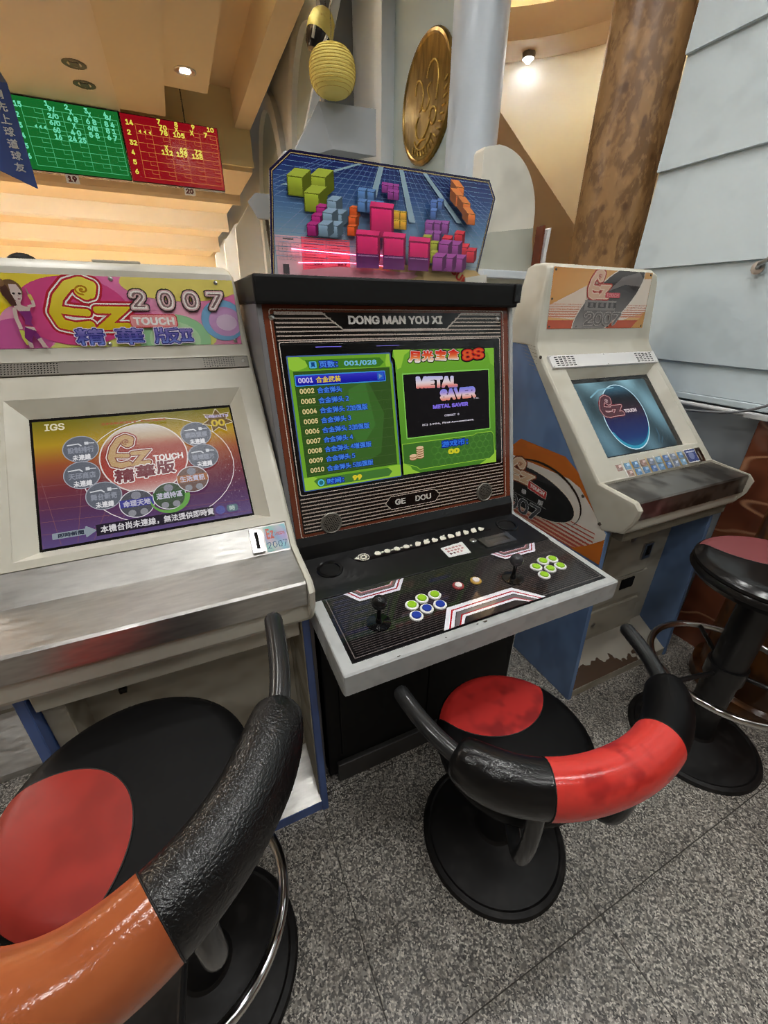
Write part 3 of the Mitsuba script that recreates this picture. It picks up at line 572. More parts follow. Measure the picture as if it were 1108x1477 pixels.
# ---- right machine
L, W, dy = 1.195, 0.638, -0.02
t, R, hood, prof = machine('arcade_machine', 'beige arcade machine with a blue lit screen and orange and black side art', L, W, dy, 1.612, 1.281, 'blue_laminate', 0.9)
lower(t, L, W, dy, 0.9, 'blue_laminate', 'peeling_paint')
HF = hoodframe(L, dy); MF = frame((L, 1.268+dy, 1.385), (1, 0, 0), (0, 0.013, 0.20))
off = 0.0
scr_o, scr_i = (0.092, 0.088, 0.600, 0.466), (0.126, 0.103, 0.572, 0.436)
PL = frame(HF[0], HF[1], HF[2])
hood = minus(hood, recess(HF, scr_o, scr_i, 0.034), inframe(bx(0.043, 0.572, 0.010, 0.212, -0.006, 0.05), MF),
             hull([(x, y+dy, z) for x in (L+0.016, R-0.016) for y, z in ((0.70, 0.79), (0.70, 0.94), (0.744, 0.921), (0.744, 0.79))]),
             hull([(x, y+dy, z) for x in (L+0.016, R-0.016) for y, z in ((0.72, 0.893), (0.72, 0.95), (0.87, 0.95), (0.869, 0.9235))]))
put('hood', hood, 'beige_plastic', t, 25)
put('shelf', extr([(0.733+dy, 0.850), (0.733+dy, 0.913), (0.738+dy, 0.918), (0.869+dy, 0.927), (0.869+dy, 0.922), (0.742+dy, 0.913), (0.738+dy, 0.909), (0.738+dy, 0.850)], YZ(L+0.017), 0, W-0.034, 0.0008, 1), 'stainless_worn', t, label='worn steel shelf with a dark smeared lip')
put('front_apron', bx(L+0.03, R-0.03, 0.76+dy, 0.80+dy, 0.76, 0.81), 'beige_dark', t)
fp = put('front_panel', bx(L+0.024, R-0.024, 0.9, 0.92, 0.02, 0.80), 'beige_panel', t)
put('coin_door', bx(L+0.21, L+0.50, 0.889, 0.9005, 0.43, 0.68, 0.003), 'beige_panel', fp)
put('cash_door', bx(L+0.21, L+0.53, 0.889, 0.9005, 0.30, 0.425, 0.003), 'beige_panel', fp)
put('bottom_door', bx(L+0.06, L+0.53, 0.889, 0.9005, 0.115, 0.27, 0.003), 'beige_panel', fp)
put('lock', lathe_in([(0.013, 0), (0.013, 0.004), (0.006, 0.006), (0.0, 0.006)], frame((0, 0.889, 0), (1, 0, 0), (0, 0, 1)), L+0.35, 0.615, 20), 'chrome_dull', fp, 30, label='small round lock')
put('lock', lathe_in([(0.013, 0), (0.013, 0.004), (0.006, 0.006), (0.0, 0.006)], frame((0, 0.889, 0), (1, 0, 0), (0, 0, 1)), L+0.255, 0.195, 20), 'chrome_dull', fp, 30)
cs = put('coin_slot', extr(sbox(L+0.435, 0.50, L+0.49, 0.575).difference(sbox(L+0.452, 0.515, L+0.483, 0.565)), XZ(0.889), 0, 0.008, 0.002), 'chrome_dull', fp, 30)
put('slit', bx(L+0.452, L+0.483, 0.8885, 0.8895, 0.515, 0.565), 'black_matte', cs)
put('coin_return', bx(L+0.36, L+0.44, 0.884, 0.8895, 0.36, 0.41), 'black_matte', fp)
# speaker plate
sp = put('speaker_plate', inframe(bx(0.025, 0.613, 0.465, 0.520, -0.002, 0.010, 0.002), HF), 'white_plate', t)
P = Print(HF, start=0.0103)
for u0 in (0.048, 0.487):
    for a in range(5):
        for b in range(5): P.add(sbox(u0+a*0.021, 0.472+b*0.009, u0+a*0.021+0.014, 0.472+b*0.009+0.0042), (40, 40, 40)); P.z -= P.d
for a in (0.03, 0.31, 0.59): P.add(circ(a, 0.514, 0.0025, n=8), (120, 118, 112)); P.add(circ(a, 0.469, 0.0025, n=8), (120, 118, 112))
P.build('slots', sp, 'print_matte', kind='stuff')
# marquee
clip = sbox(0.044, 0.011, 0.571, 0.211)
mq = put('marquee', inframe(bx(0.044, 0.571, 0.011, 0.211, -0.006, -0.002, 0.001), MF), 'white_plate', t)
P = Print(MF, clip, start=-0.0018)
P.add(clip, lambda u, v: np.array([214, 166, 110])*(1-min(1, max(0, (0.30-abs(u-0.05)*0.9-(0.21-v)*1.5)/0.3)))+np.array([206, 140, 70])*min(1, max(0, (0.30-abs(u-0.05)*0.9-(0.21-v)*1.5)/0.3)), (10, 10))
P.add(Polygon([(0.044, 0.05), (0.044, 0.09), (0.25, 0.17), (0.57, 0.19), (0.57, 0.07), (0.4, 0.03)]), lambda u, v: np.array([222, 200, 180])+np.array([6, 14, 18])*min(1, max(0, (u-0.1)*3)), (8, 3))
for k in range(6): P.add(sbox(0.044, 0.05+k*0.0085, 0.571, 0.050+k*0.0085+0.0015+0.003*(5-k)/5), (206, 130, 104))
P.add(sbox(0.044, 0.011, 0.571, 0.040), (186, 84, 56)); P.add(Polygon([(0.571, 0.011), (0.571, 0.075), (0.545, 0.05), (0.50, 0.011)]), (196, 140, 72))
ov = circ(0.345, 0.105, 0.205, 0.078, rot=34).intersection(clip)
P.add(ov.buffer(0.004), (226, 214, 200)); P.add(ov, ramp([(0.01, (146, 140, 136)), (0.08, (104, 98, 96)), (0.15, (62, 58, 58)), (0.21, (84, 80, 78))]), 14)
P.add(Polygon([(0.33, 0.14), (0.42, 0.165), (0.51, 0.16), (0.535, 0.175), (0.49, 0.21), (0.40, 0.19)]).intersection(ov), (116, 110, 108))
ez_logo(P, 0.228, 0.115, 0.105, 0.09, (214, 176, 150), (196, 110, 96), (150, 56, 52), (226, 200, 180), (170, 80, 70))
P.add(rrect(0.318, 0.118, 0.400, 0.136, 0.004), (186, 74, 84)); P.add(tfit('TOUCH', 0.324, 0.121, 0.392, 0.133, 2, 40), (206, 130, 130))
P.add(sbox(0.216, 0.074, 0.385, 0.108), (132, 126, 122))
for i, c_ in enumerate('精華版'): P.add(sbox(0.232+i*0.055, 0.083, 0.275+i*0.055, 0.101), (70, 66, 66)); P.add(tfit(c_, 0.243+i*0.055, 0.084, 0.262+i*0.055, 0.100, 1, 32), (120, 114, 112))
for i, c_ in enumerate('2007'): g = tfit(c_, 0.225+i*0.050, 0.024, 0.270+i*0.050, 0.066, 0); P.add(g.buffer(0.0035), (176, 168, 162)); P.add(g.buffer(0.0012), (104, 98, 96))
P.build('marquee_print', mq, 'print_gloss')
for a, b in ((0.054, 0.203), (0.30, 0.205), (0.56, 0.203), (0.054, 0.018), (0.56, 0.018), (0.19, 0.018), (0.36, 0.018), (0.052, 0.11)):
    put('screw', inframe(lathe([(0.004, -0.002), (0.004, 0.0), (0.0, 0.0015)], (a, b, 0), 10), MF), 'rod_dark', mq)
# screen
def tube_face(u0, v0, u1, v1, bow, d, F, n=14):
    a, b = np.meshgrid(np.linspace(-1, 1, n), np.linspace(-1, 1, n), indexing='ij')
    V = np.stack([(u0+u1)/2+a*(u1-u0)/2, (v0+v1)/2+b*(v1-v0)/2, -d+bow*(1-0.5*a*a-0.5*b*b)], -1).reshape(-1, 3); Fc = []
    for i in range(n-1):
        for j in range(n-1): p = i*n+j; Fc += [[p, p+n, p+n+1], [p, p+n+1, p+1]]
    return inframe(trimesh.Trimesh(V, Fc, process=False), F)
s2 = put('screen', inframe(bx(0.120, 0.578, 0.098, 0.442, -0.045, -0.033), HF), 'black_gloss', t)
F2 = frame(HF[0]-HF[3]*0.0325, HF[1], HF[2]); clip = rrect(0.130, 0.106, 0.540, 0.418, 0.012)
P = Print(F2, clip, lift=0.0001)
def bluebg(u, v):
    a = (v-0.1)/0.3; g = np.array([84, 116, 130])*(1-a)+np.array([140, 186, 200])*a
    return g*(0.72+0.28*abs(math.sin(u*13-v*9+0.4)))*(0.8+0.25*math.sin(u*31+v*17))
P.add(clip, bluebg, (20, 16))
ov = circ(0.330, 0.258, 0.142, 0.112, rot=70)
P.add(ov.buffer(0.0045), (190, 226, 240)); P.add(ov, ramp([(0.11, (40, 120, 150)), (0.17, (30, 54, 110)), (0.24, (34, 36, 84)), (0.29, (48, 30, 44)), (0.34, (16, 20, 28)), (0.38, (60, 100, 120))]), 18)
P.add(ov.difference(affinity.translate(ov, 0.004, 0.012)).intersection(sbox(0, 0, 0.6, 0.2)), (50, 150, 180))
ez_logo(P, 0.218, 0.266, 0.105, 0.082, (84, 52, 60), (206, 170, 170), (110, 40, 48), (96, 44, 50), (206, 170, 170))
P.add(tfit('TOUCH', 0.335, 0.272, 0.405, 0.288, 3, 40), (214, 196, 200))
P.add(line([(0.19, 0.352), (0.25, 0.382), (0.34, 0.388)], 0.006), (126, 176, 194)); P.add(line([(0.44, 0.13), (0.46, 0.16), (0.462, 0.19)], 0.008), (64, 92, 108)); P.add(line([(0.455, 0.125), (0.475, 0.15)], 0.006), (64, 92, 108))
P.build('picture', s2, glow=0.95, label='lit blue picture with a dark oval logo')
# labels with keys under the screen
kf = frame(HF[0], HF[1], HF[2]); P = Print(kf, start=0.0006)
P.add(sbox(0.060, 0.006, 0.585, 0.070), (206, 196, 180)); P.add(sbox(0.060, 0.064, 0.585, 0.070), (206, 160, 80))
rr = random.Random(4)
for k in range(10):
    a = 0.064+k*0.040; P.add(sbox(a, 0.006, a+0.0035, 0.07), (206, 170, 100) if k % 2 else (230, 228, 224))
    for b in (0.009, 0.037):
        c_ = np.array(rr.choice([(90, 130, 170), (110, 150, 180), (120, 130, 150), (150, 120, 110), (80, 110, 160)])); P.add(sbox(a+0.006, b, a+0.035, b+0.024), c_); P.add(sbox(a+0.009, b+0.003, a+0.022, b+0.011), c_*0.6+70); P.add(sbox(a+0.018, b+0.012, a+0.032, b+0.021), np.minimum(255, c_*0.7+110))
P.add(sbox(0.470, 0.010, 0.537, 0.066), (226, 224, 222)); P.add(sbox(0.473, 0.014, 0.534, 0.063), (60, 72, 120)); P.add(circ(0.503, 0.038, 0.016), (120, 130, 170)); P.add(sbox(0.480, 0.052, 0.527, 0.057), (190, 194, 212))
P.build('key_label_strip', t, 'print_satin', label='strip of small coloured game labels below the screen')
sl = put('card_slot', inframe(extr(sbox(0.544, 0.008, 0.580, 0.066).difference(sbox(0.557, 0.016, 0.566, 0.058)), frame((0, 0, 0), (1, 0, 0), (0, 1, 0)), 0.0, 0.010, 0.002), HF), 'chrome', t, 30)
put('slit', inframe(bx(0.555, 0.568, 0.014, 0.060, 0.0, 0.003), HF), 'black_matte', sl)
# side art on the left face
SF = LEFTF(L+0.0035)
def S(u, v): return (-(1.45-u)*0.988, 1.45-(1.45-v)*0.988)
board = Polygon([(-0.745, 0.0), (-0.80, 0.80), (-1.29, 1.345), (-1.405, 1.345), (-1.405, 0.0)][:]).intersection(sbox(-1.405, 0.62, -0.70, 1.345))
board = Polygon([(-(0.765+dy)-0.0, 0.02), (-(0.80+dy), 0.775), (-(0.83+dy), 0.80), (-(1.31+dy), 1.345), (-(1.425+dy), 1.345), (-(1.425+dy), 0.02)]).buffer(-0.002).intersection(sbox(-2, 0.655, 0, 2))
P = Print(SF, board, start=0.0005)
P.add(Polygon([S(0, 0.30), S(0, 0.93), S(0.151, 0.9464), S(0.187, 0.98), S(0.426, 0.974), S(0.56, 0.90), S(0.72, 0.80), S(0.72, 0.3)]), (196, 104, 36))
P.add(Polygon([S(0, 0.86), S(0.1, 0.90), S(0.35, 0.90), S(0.46, 0.90), S(0.515, 0.885), S(0.62, 0.80), S(0.72, 0.72), S(0.64, 0.71), S(0.58, 0.665), S(0.50, 0.64), S(0.30, 0.64), S(0, 0.62)]), lambda u, v: np.array([226, 218, 206]) if v > 0.70 else np.array([222, 176, 150]), (1, 8))
for k in range(7): P.add(Polygon([S(0.16, 0.640+k*0.0175), S(0.62-0.0*k, 0.640+k*0.0175), S(0.62, 0.640+k*0.0175+0.011-0.0012*k), S(0.16, 0.640+k*0.0175+0.011-0.0012*k)]), (190, 92, 74))
P.add(Polygon([S(0.54, 0.648), S(0.60, 0.69), S(0.66, 0.745), S(0.72, 0.72), S(0.72, 0.5), S(0.1, 0.5), S(0.1, 0.635), S(0.45, 0.635)]), (196, 108, 40))
ovc = S(0.28, 0.785); ov = circ(ovc[0], ovc[1], 0.236, 0.088, n=60, rot=-3)
P.add(circ(S(0.34, 0.80)[0], S(0.34, 0.80)[1], 0.205, 0.118, n=60, rot=-4).difference(circ(S(0.335, 0.795)[0], S(0.335, 0.795)[1], 0.205, 0.115, n=60, rot=-4)), (40, 26, 18))
P.add(ov.buffer(0.003), (224, 210, 190)); P.add(ov, (26, 26, 27))
P.add(Polygon([S(0.02, 0.83), S(0.51, 0.85), S(0.51, 0.88), S(0.2, 0.90), S(0.02, 0.88)]).intersection(ov), (44, 44, 46))
a, b = S(0.145, 0.805); ez_logo(P, a, b, 0.14, 0.088, (232, 196, 160), (206, 150, 110), (120, 60, 40), (244, 232, 214), (170, 90, 60))
g = Polygon([S(0.278, 0.796), S(0.372, 0.786), S(0.372, 0.808), S(0.278, 0.820)]).buffer(0.004); P.add(g.buffer(0.002), (236, 220, 210)); P.add(g, (196, 62, 58)); a, b = S(0.284, 0.796); P.add(tfit('TOUCH', a, b, a+0.082, b+0.017, 3, 40, rot=-6), (244, 232, 226))
a, b = S(0.06, 0.752); P.add(tfit('精', a, b, a+0.026, b+0.026, 1, 40), (206, 206, 206)); a, b = S(0.243, 0.757); P.add(tfit('華', a, b, a+0.028, b+0.022, 1, 40), (206, 206, 206)); a, b = S(0.341, 0.747); P.add(tfit('版', a, b, a+0.028, b+0.022, 1, 40), (206, 206, 206))
a, b = S(0.15, 0.744); P.add(sbox(a, b, a+0.24, b+0.0016), (150, 150, 150))
for i, ch in enumerate('2007'):
    a, b = S(0.108+i*0.066, 0.672); g = tfit(ch, a, b, a+0.056, b+0.062, 0); P.add(g.buffer(0.004), (206, 206, 206)); P.add(g.buffer(0.0018), (70, 70, 72))
P.build('side_art', t, 'print_satin', label='orange, white and black side art with a large oval')
hatch = Print(LEFTF(L), Polygon([S(0.10, 1.345), S(0.19, 1.345), S(0.225, 1.245), S(0.17, 1.27)]), start=0.0006)
for k in range(10): hatch.add(line([S(0.07, 1.35-k*0.011), S(0.26, 1.325-k*0.011)], 0.0012), (150, 142, 122))
hatch.build('scratches', t, 'print_satin')
bo = [(0.955, 1.0), (0.60, 0.862), (0.43, 0.872)]
for a, b in ((0.538, 0.862), (0.628, 0.793), (0.225, 1.30)):
    u, v = S(a, b); put('bolt', lathe_in([(0.006, 0), (0.006, 0.002), (0.0, 0.003)], LEFTF(L-0.0005), u, v, 10), 'rod_dark', t)
# ---- centre machine
t = thing('arcade_machine', 'dark arcade machine in the middle with a green game list and joystick console', 'arcade machine')
X0, X1 = 0.178, 0.955
side = [(0.86, 0.60), (0.86, 0.79), (0.955, 0.81), (0.975, 0.83), (1.118, 1.463), (1.118, 1.47), (1.62, 1.47), (1.62, 0.02), (0.86, 0.02)]
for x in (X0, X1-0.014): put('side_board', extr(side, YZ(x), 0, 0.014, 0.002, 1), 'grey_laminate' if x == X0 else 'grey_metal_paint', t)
put('cap', [bx(X0-0.004, X1+0.002, 1.10, 1.64, 1.463, 1.526, 0.006)], 'black_matte', t)
put('cap_corner', bx(X1-0.02, X1+0.008, 1.095, 1.14, 1.475, 1.527, 0.004), 'black_plastic', t)
PF = frame((0.19, 0.985, 0.868), (1, 0, 0), (0, 0.14, 0.592))
pn = put('front_panel', inframe(bx(0.003, 0.751, -0.008, 0.612, -0.02, 0.0, 0.002), PF), 'panel_brown', t)
cl = sbox(0.003, -0.006, 0.750, 0.611)
P = Print(PF, cl, start=0.0002, lift=0.00012)
P.add(sbox(0.003, -0.006, 0.750, 0.611), (112, 56, 38)); P.add(rrect(0.017, 0.012, 0.733, 0.602, 0.008), (196, 180, 168)); P.add(rrect(0.0195, 0.0145, 0.7305, 0.5995, 0.007), (104, 52, 35)); P.add(rrect(0.0255, 0.022, 0.7235, 0.5935, 0.006), (20, 17, 16))
st_ = (176, 162, 152)
for k in range(7):
    v = 0.5880-k*0.0102
    if v > 0.55:
        f = (0.5925-v)/0.039; P.add(sbox(0.029, v, 0.154+0.053*f, v+0.0036), st_); P.add(sbox(0.574-0.053*f, v, 0.721, v+0.0036), st_); P.z -= 2*P.d
    else: P.add(sbox(0.029, v, 0.721, v+0.0036), st_); P.z -= P.d
P.z += 2*P.d
P.add(line([(0.029, 0.5935), (0.150, 0.5935), (0.2045, 0.5520), (0.526, 0.5520), (0.578, 0.5935), (0.721, 0.5935)], 0.003), (186, 176, 168))
P.add(Polygon([(0.156, 0.594), (0.206, 0.5545), (0.524, 0.5545), (0.572, 0.594)]), (16, 14, 14))
P.add(tfit('DONG MAN YOU XI', 0.2207, 0.565, 0.5109, 0.586, 3), (206, 202, 196))
for k in range(10):
    v = 0.1195-k*0.0103
    P.add(sbox(0.029, v, 0.721, v+0.0036), st_); P.z -= P.d
P.z += 2*P.d
hx = Polygon([(0.281, 0.066), (0.298, 0.047), (0.450, 0.047), (0.468, 0.066), (0.450, 0.084), (0.298, 0.084)])
P.add(hx.buffer(0.002), (206, 192, 182)); P.add(hx, (16, 14, 14)); P.add(tfit('GE', 0.311, 0.057, 0.347, 0.075, 3), (206, 202, 196)); P.add(tfit('DOU', 0.381, 0.057, 0.437, 0.075, 3), (206, 202, 196))
P.add(rrect(0.030, 0.131, 0.717, 0.525, 0.006), (200, 188, 180)); P.add(rrect(0.0325, 0.1335, 0.7145, 0.5225, 0.005), (11, 11, 12))
P.build('panel_print', pn, 'print_gloss', label='black and brown panel print with pale stripes')
for a, b in ((0.022, 0.582), (0.709, 0.579)): put('screw', inframe(lathe([(0.007, 0.0), (0.007, 0.002), (0.004, 0.004), (0.0, 0.0045)], (a, b, 0), 16), PF), 'chrome', pn, 30)
for a, b in ((0.107, 0.042), (0.640, 0.0445)):
    g = put('speaker', inframe(lathe([(0.031, 0.0), (0.031, 0.004), (0.028, 0.006), (0.026, 0.004), (0.0, 0.0055)], (a, b, 0.001), 32), PF), 'grille_metal', t, 30, label='round metal speaker grille at the left' if a < 0.3 else 'round metal speaker grille at the right')
    Q = Print(PF, start=0.0072)
    for i in range(-4, 5):
        for j in range(-4, 5):
            u, v = (i+0.5*(j % 2))*0.0058, j*0.0050
            if math.hypot(u, v) < 0.024: Q.add(circ(a+u, b+v, 0.0019, n=6), (24, 22, 20)); Q.z -= Q.d
    Q.build('hole', g, 'print_matte', kind='stuff')
# screen picture
s3 = put('screen', inframe(bx(0.036, 0.711, 0.137, 0.519, -0.006, 0.0030, 0.001), PF), 'black_gloss', t)
P = Print(PF, sbox(0.04, 0.138, 0.700, 0.515), start=0.0033, lift=0.00008)
G1, G2, G3, LIST = (110, 168, 42), (64, 122, 34), (150, 200, 60), (52, 84, 32)
lb = Polygon([(0.047, 0.488), (0.331, 0.488), (0.331, 0.470), (0.336, 0.460), (0.336, 0.145), (0.0455, 0.145)])
P.add(lb.buffer(0.0035), (70, 96, 150)); P.add(lb, G1); P.add(sbox(0.056, 0.180, 0.328, 0.453), LIST, 6)
P.add(Polygon([(0.18, 0.43), (0.25, 0.44), (0.30, 0.33), (0.28, 0.22), (0.20, 0.185), (0.16, 0.27)]), (60, 102, 40)); P.add(Polygon([(0.20, 0.40), (0.25, 0.42), (0.27, 0.30), (0.22, 0.24), (0.19, 0.30)]), (66, 116, 48))
P.add(Polygon([(0.047, 0.488), (0.075, 0.488), (0.088, 0.478), (0.105, 0.478), (0.092, 0.462), (0.070, 0.455), (0.056, 0.455), (0.047, 0.46)]), G3); P.add(Polygon([(0.09, 0.480), (0.30, 0.480), (0.312, 0.467), (0.298, 0.456), (0.10, 0.456)]), G2); P.add(Polygon([(0.322, 0.488), (0.331, 0.488), (0.331, 0.455), (0.318, 0.455), (0.316, 0.466)]), G3)
P.add(rrect(0.100, 0.459, 0.120, 0.476, 0.003), (90, 176, 226)); P.add(tfit('頁', 0.104, 0.462, 0.116, 0.474, 1, 32), (20, 70, 130))
P.add(tfit('页数：', 0.126, 0.459, 0.178, 0.477, 3, 40).buffer(0.0012), (20, 40, 150)); P.add(tfit('页数：', 0.127, 0.460, 0.177, 0.476, 1, 40), (80, 140, 236))
P.add(tfit('001/028', 0.195, 0.460, 0.290, 0.475, 2, 40), (120, 190, 226))
P.add(rrect(0.0575, 0.416, 0.3135, 0.4445, 0.003), (64, 150, 226)); P.add(rrect(0.0600, 0.4185, 0.3110, 0.4420, 0.002), ramp([(0.418, (22, 22, 150)), (0.43, (34, 34, 176)), (0.442, (60, 60, 196))]), 5)
P.add(sbox(0.288, 0.421, 0.308, 0.440), (40, 96, 200)); P.add(Polygon([(0.293, 0.424), (0.304, 0.4305), (0.293, 0.437)]), (120, 150, 190))
rows = ['合金武装', '合金弹头', '合金弹头 2', '合金弹头 2加强版', '合金弹头 3', '合金弹头 3加强版', '合金弹头 4', '合金弹头 4增强版', '合金弹头 5', '合金弹头 5加强版']
for k, s in enumerate(rows):
    v = 0.4305-k*0.0262 if k == 0 else 0.4040-(k-1)*0.0258
    P.add(tfit(f'{k+1:04d}', 0.066, v-0.0065, 0.105, v+0.0065, 2, 40), (206, 196, 236) if k == 0 else (222, 200, 140))
    n = len(s); w = 0.068 if n == 4 else 0.085 if n == 6 else 0.137
    if k: P.add(tfit(s, 0.113, v-0.0080, 0.113+w, v+0.0075, 2, 40).buffer(0.0008), (20, 40, 130))
    P.add(tfit(s, 0.113, v-0.0080, 0.113+w, v+0.0075, 1, 40), (238, 206, 60) if k == 0 else (70, 130, 232))
    if k: P.add(sbox(0.06, v-0.0125, 0.325, v-0.0115), (74, 104, 50))
P.add(Polygon([(0.0455, 0.145), (0.336, 0.145), (0.336, 0.178), (0.30, 0.178), (0.286, 0.172), (0.090, 0.172), (0.072, 0.180), (0.0455, 0.180)]), G3); P.add(Polygon([(0.072, 0.168), (0.082, 0.174), (0.296, 0.174), (0.308, 0.162), (0.296, 0.150), (0.084, 0.150)]), (70, 120, 50))
P.add(circ(0.0913, 0.161, 0.0095), (90, 190, 226)); P.add(circ(0.0913, 0.161, 0.006), (40, 110, 120)); P.add(tfit('时间：', 0.108, 0.153, 0.158, 0.170, 3, 40).buffer(0.0012), (20, 40, 150)); P.add(tfit('时间：', 0.109, 0.154, 0.157, 0.169, 1, 40), (70, 140, 236)); P.add(tfit('99', 0.183, 0.153, 0.212, 0.168, 4, 40), (226, 206, 50))
# right side of the picture
rb = Polygon([(0.341, 0.497), (0.6875, 0.494), (0.6875, 0.140), (0.344, 0.146), (0.344, 0.47), (0.337, 0.48)])
P.add(rb, ramp([(0.14, (74, 130, 40)), (0.3, (92, 152, 44)), (0.5, (110, 170, 46))]), 8)
P.add(Polygon([(0.341, 0.497), (0.40, 0.497), (0.375, 0.483), (0.362, 0.45), (0.350, 0.445), (0.344, 0.47)]), G3); P.add(Polygon([(0.6875, 0.494), (0.64, 0.494), (0.665, 0.480), (0.672, 0.45), (0.6875, 0.44)]), (124, 184, 56))
P.add(Polygon([(0.344, 0.146), (0.40, 0.145), (0.375, 0.158), (0.37, 0.168), (0.344, 0.180)]), G3); P.add(Polygon([(0.6875, 0.140), (0.62, 0.141), (0.645, 0.152), (0.66, 0.172), (0.6875, 0.180)]), G3)
P.add(rrect(0.3625, 0.249, 0.667, 0.434, 0.003), (130, 200, 84)); P.add(rrect(0.366, 0.2525, 0.6635, 0.430, 0.002), (16, 12, 14))
bxp = Polygon([(0.348, 0.235), (0.60, 0.235), (0.61, 0.240), (0.670, 0.240), (0.678, 0.230), (0.680, 0.170), (0.66, 0.156), (0.40, 0.156), (0.39, 0.165), (0.348, 0.180)])
P.add(bxp.buffer(0.002), G3); P.add(bxp, (62, 112, 40))
for i in range(9):
    for j in range(5): P.add(circ(0.455+i*0.024+(j % 2)*0.012, 0.168+j*0.0185, 0.0125, n=6).exterior.buffer(0.0006).intersection(bxp), (84, 140, 52)); P.z -= P.d
for (a, b, n_) in ((0.380, 0.190, 2), (0.404, 0.192, 5)):
    for k in range(n_): P.add(circ(a, b+k*0.0065, 0.013, 0.006, n=20), (140, 96, 60)); P.add(circ(a, b+k*0.0065+0.0018, 0.0125, 0.0052, n=20), (226, 190, 150))
P.add(tfit('游戏币：', 0.480, 0.210, 0.578, 0.231, 3, 40).buffer(0.0014), (10, 40, 140)); P.add(tfit('游戏币：', 0.481, 0.2115, 0.577, 0.2295, 1, 40), (50, 120, 236)); P.add(tfit('00', 0.502, 0.187, 0.545, 0.204, 4, 40), (214, 206, 40))
for i, ch in enumerate('月光宝盒'):
    g = tfit(ch, 0.386+i*0.044, 0.462+i*0.0012, 0.424+i*0.044, 0.492+i*0.0008, 3, 48, rot=-4); P.add(g.buffer(0.0035), (30, 16, 12)); P.add(g.buffer(0.0012), (240, 236, 226)); P.add(g, ramp([(0.462, (236, 236, 236)), (0.474, (226, 120, 60)), (0.49, (200, 30, 24))]), 5)
g = tfit('8S', 0.566, 0.461, 0.648, 0.494, 4, 48, rot=4); P.add(g.buffer(0.004), (20, 12, 10)); P.add(g, (196, 40, 30)); P.add(g.buffer(-0.003), (214, 90, 40))
g = unary_union([tfit('METAL', 0.404, 0.387, 0.548, 0.421, 5, 48, rot=-2), tfit('SAVER', 0.482, 0.350, 0.612, 0.384, 5, 48, rot=1)])
P.add(g, ramp([(0.35, (226, 130, 110)), (0.362, (236, 206, 206)), (0.372, (170, 150, 226)), (0.384, (120, 130, 226)), (0.39, (226, 120, 110)), (0.402, (240, 220, 216)), (0.42, (190, 190, 236))]), 12)
P.add(tfit('METAL SAVER', 0.456, 0.328, 0.582, 0.340, 3, 40), (130, 110, 226)); P.add(tfit('CREDIT  0', 0.494, 0.303, 0.548, 0.309, 2, 40), (196, 190, 206)); P.add(tfit('(C) 1994, First Amusement.', 0.416, 0.281, 0.602, 0.288, 2, 40), (206, 200, 210)); P.add(tfit('T.M.', 0.602, 0.347, 0.624, 0.351, 1, 32), (200, 190, 200))
P.add(sbox(0.12, 0.508, 0.19, 0.5105), (120, 110, 226)); P.add(sbox(0.29, 0.5075, 0.36, 0.509), (110, 100, 190))
P.build('picture', s3, glow=0.92, label='lit green game menu picture')
# console
CF = frame((0.178, 0.556, 0.80), (1, 0, 0), (0, 0.408, 0.017)); cw = 0.784
tray = put('console', extr([(0.558, 0.742), (0.556, 0.797), (0.560, 0.8005), (0.985, 0.8185), (0.985, 0.735), (0.575, 0.735)], YZ(0.174), 0, 0.79, 0.006, 3), 'grey_metal_paint', t, 25, label='grey metal console tray')
put('overlay_board', inframe(bx(0.0235, cw-0.022, 0.024, 0.236, -0.002, 0.0016, 0.0006), CF), 'black_gloss', tray)
clip = sbox(0.0245, 0.025, cw-0.023, 0.235)
P = Print(CF, clip, start=0.0019)
P.add(clip, (15, 14, 15)); P.add(sbox(0.032, 0.033, cw-0.029, 0.234), (96, 88, 86)); P.add(sbox(0.0345, 0.0355, cw-0.0315, 0.234), (17, 16, 17))
for k in range(31):
    v = 0.040+k*0.00635; P.add(sbox(0.040, v, cw-0.037, v+0.0019), (72, 64, 64)); P.z -= P.d
P.z += 2*P.d
def hexband(p0, p1, p2, p3, dirn):
    P.add(Polygon([p0, p1, p2, p3]), (226, 220, 232))
A = [(0.080, 0.235), (0.107, 0.1945), (0.2184, 0.1945), (0.2493, 0.235)]
def trap(A, insets, yopen):
    c0, c1, c2, c3 = A; s = 1 if c1[1] < c0[1] else -1
    for d, col in insets:
        P.add(Polygon([(c0[0]+d*1.25, c0[1]), (c1[0]+d*0.55, c1[1]+s*d), (c2[0]-d*0.55, c2[1]+s*d), (c3[0]-d*1.25, c3[1])]), col)
ins1 = [(0, (226, 222, 232)), (0.008, (150, 40, 56)), (0.0115, (226, 222, 232)), (0.017, (70, 62, 64)), (0.019, (110, 92, 92)), (0.025, (170, 90, 96)), (0.0275, (190, 176, 180)), (0.030, (40, 36, 38))]
trap(A, ins1, 0); trap([(0.535, 0.235), (0.5595, 0.1975), (0.6703, 0.1965), (0.7021, 0.235)], ins1, 0)
ins2 = [(0, (232, 230, 236)), (0.011, (176, 26, 40)), (0.0145, (232, 230, 236)), (0.022, (60, 54, 56)), (0.024, (110, 104, 106)), (0.034, (176, 26, 40)), (0.037, (232, 230, 236)), (0.044, (40, 38, 40))]
trap([(0.2433, 0.025), (0.290, 0.0872), (0.4871, 0.0872), (0.545, 0.025)], ins2, 0)
P.build('overlay_print', tray, 'print_gloss', label='black striped overlay with white and red angular bands')
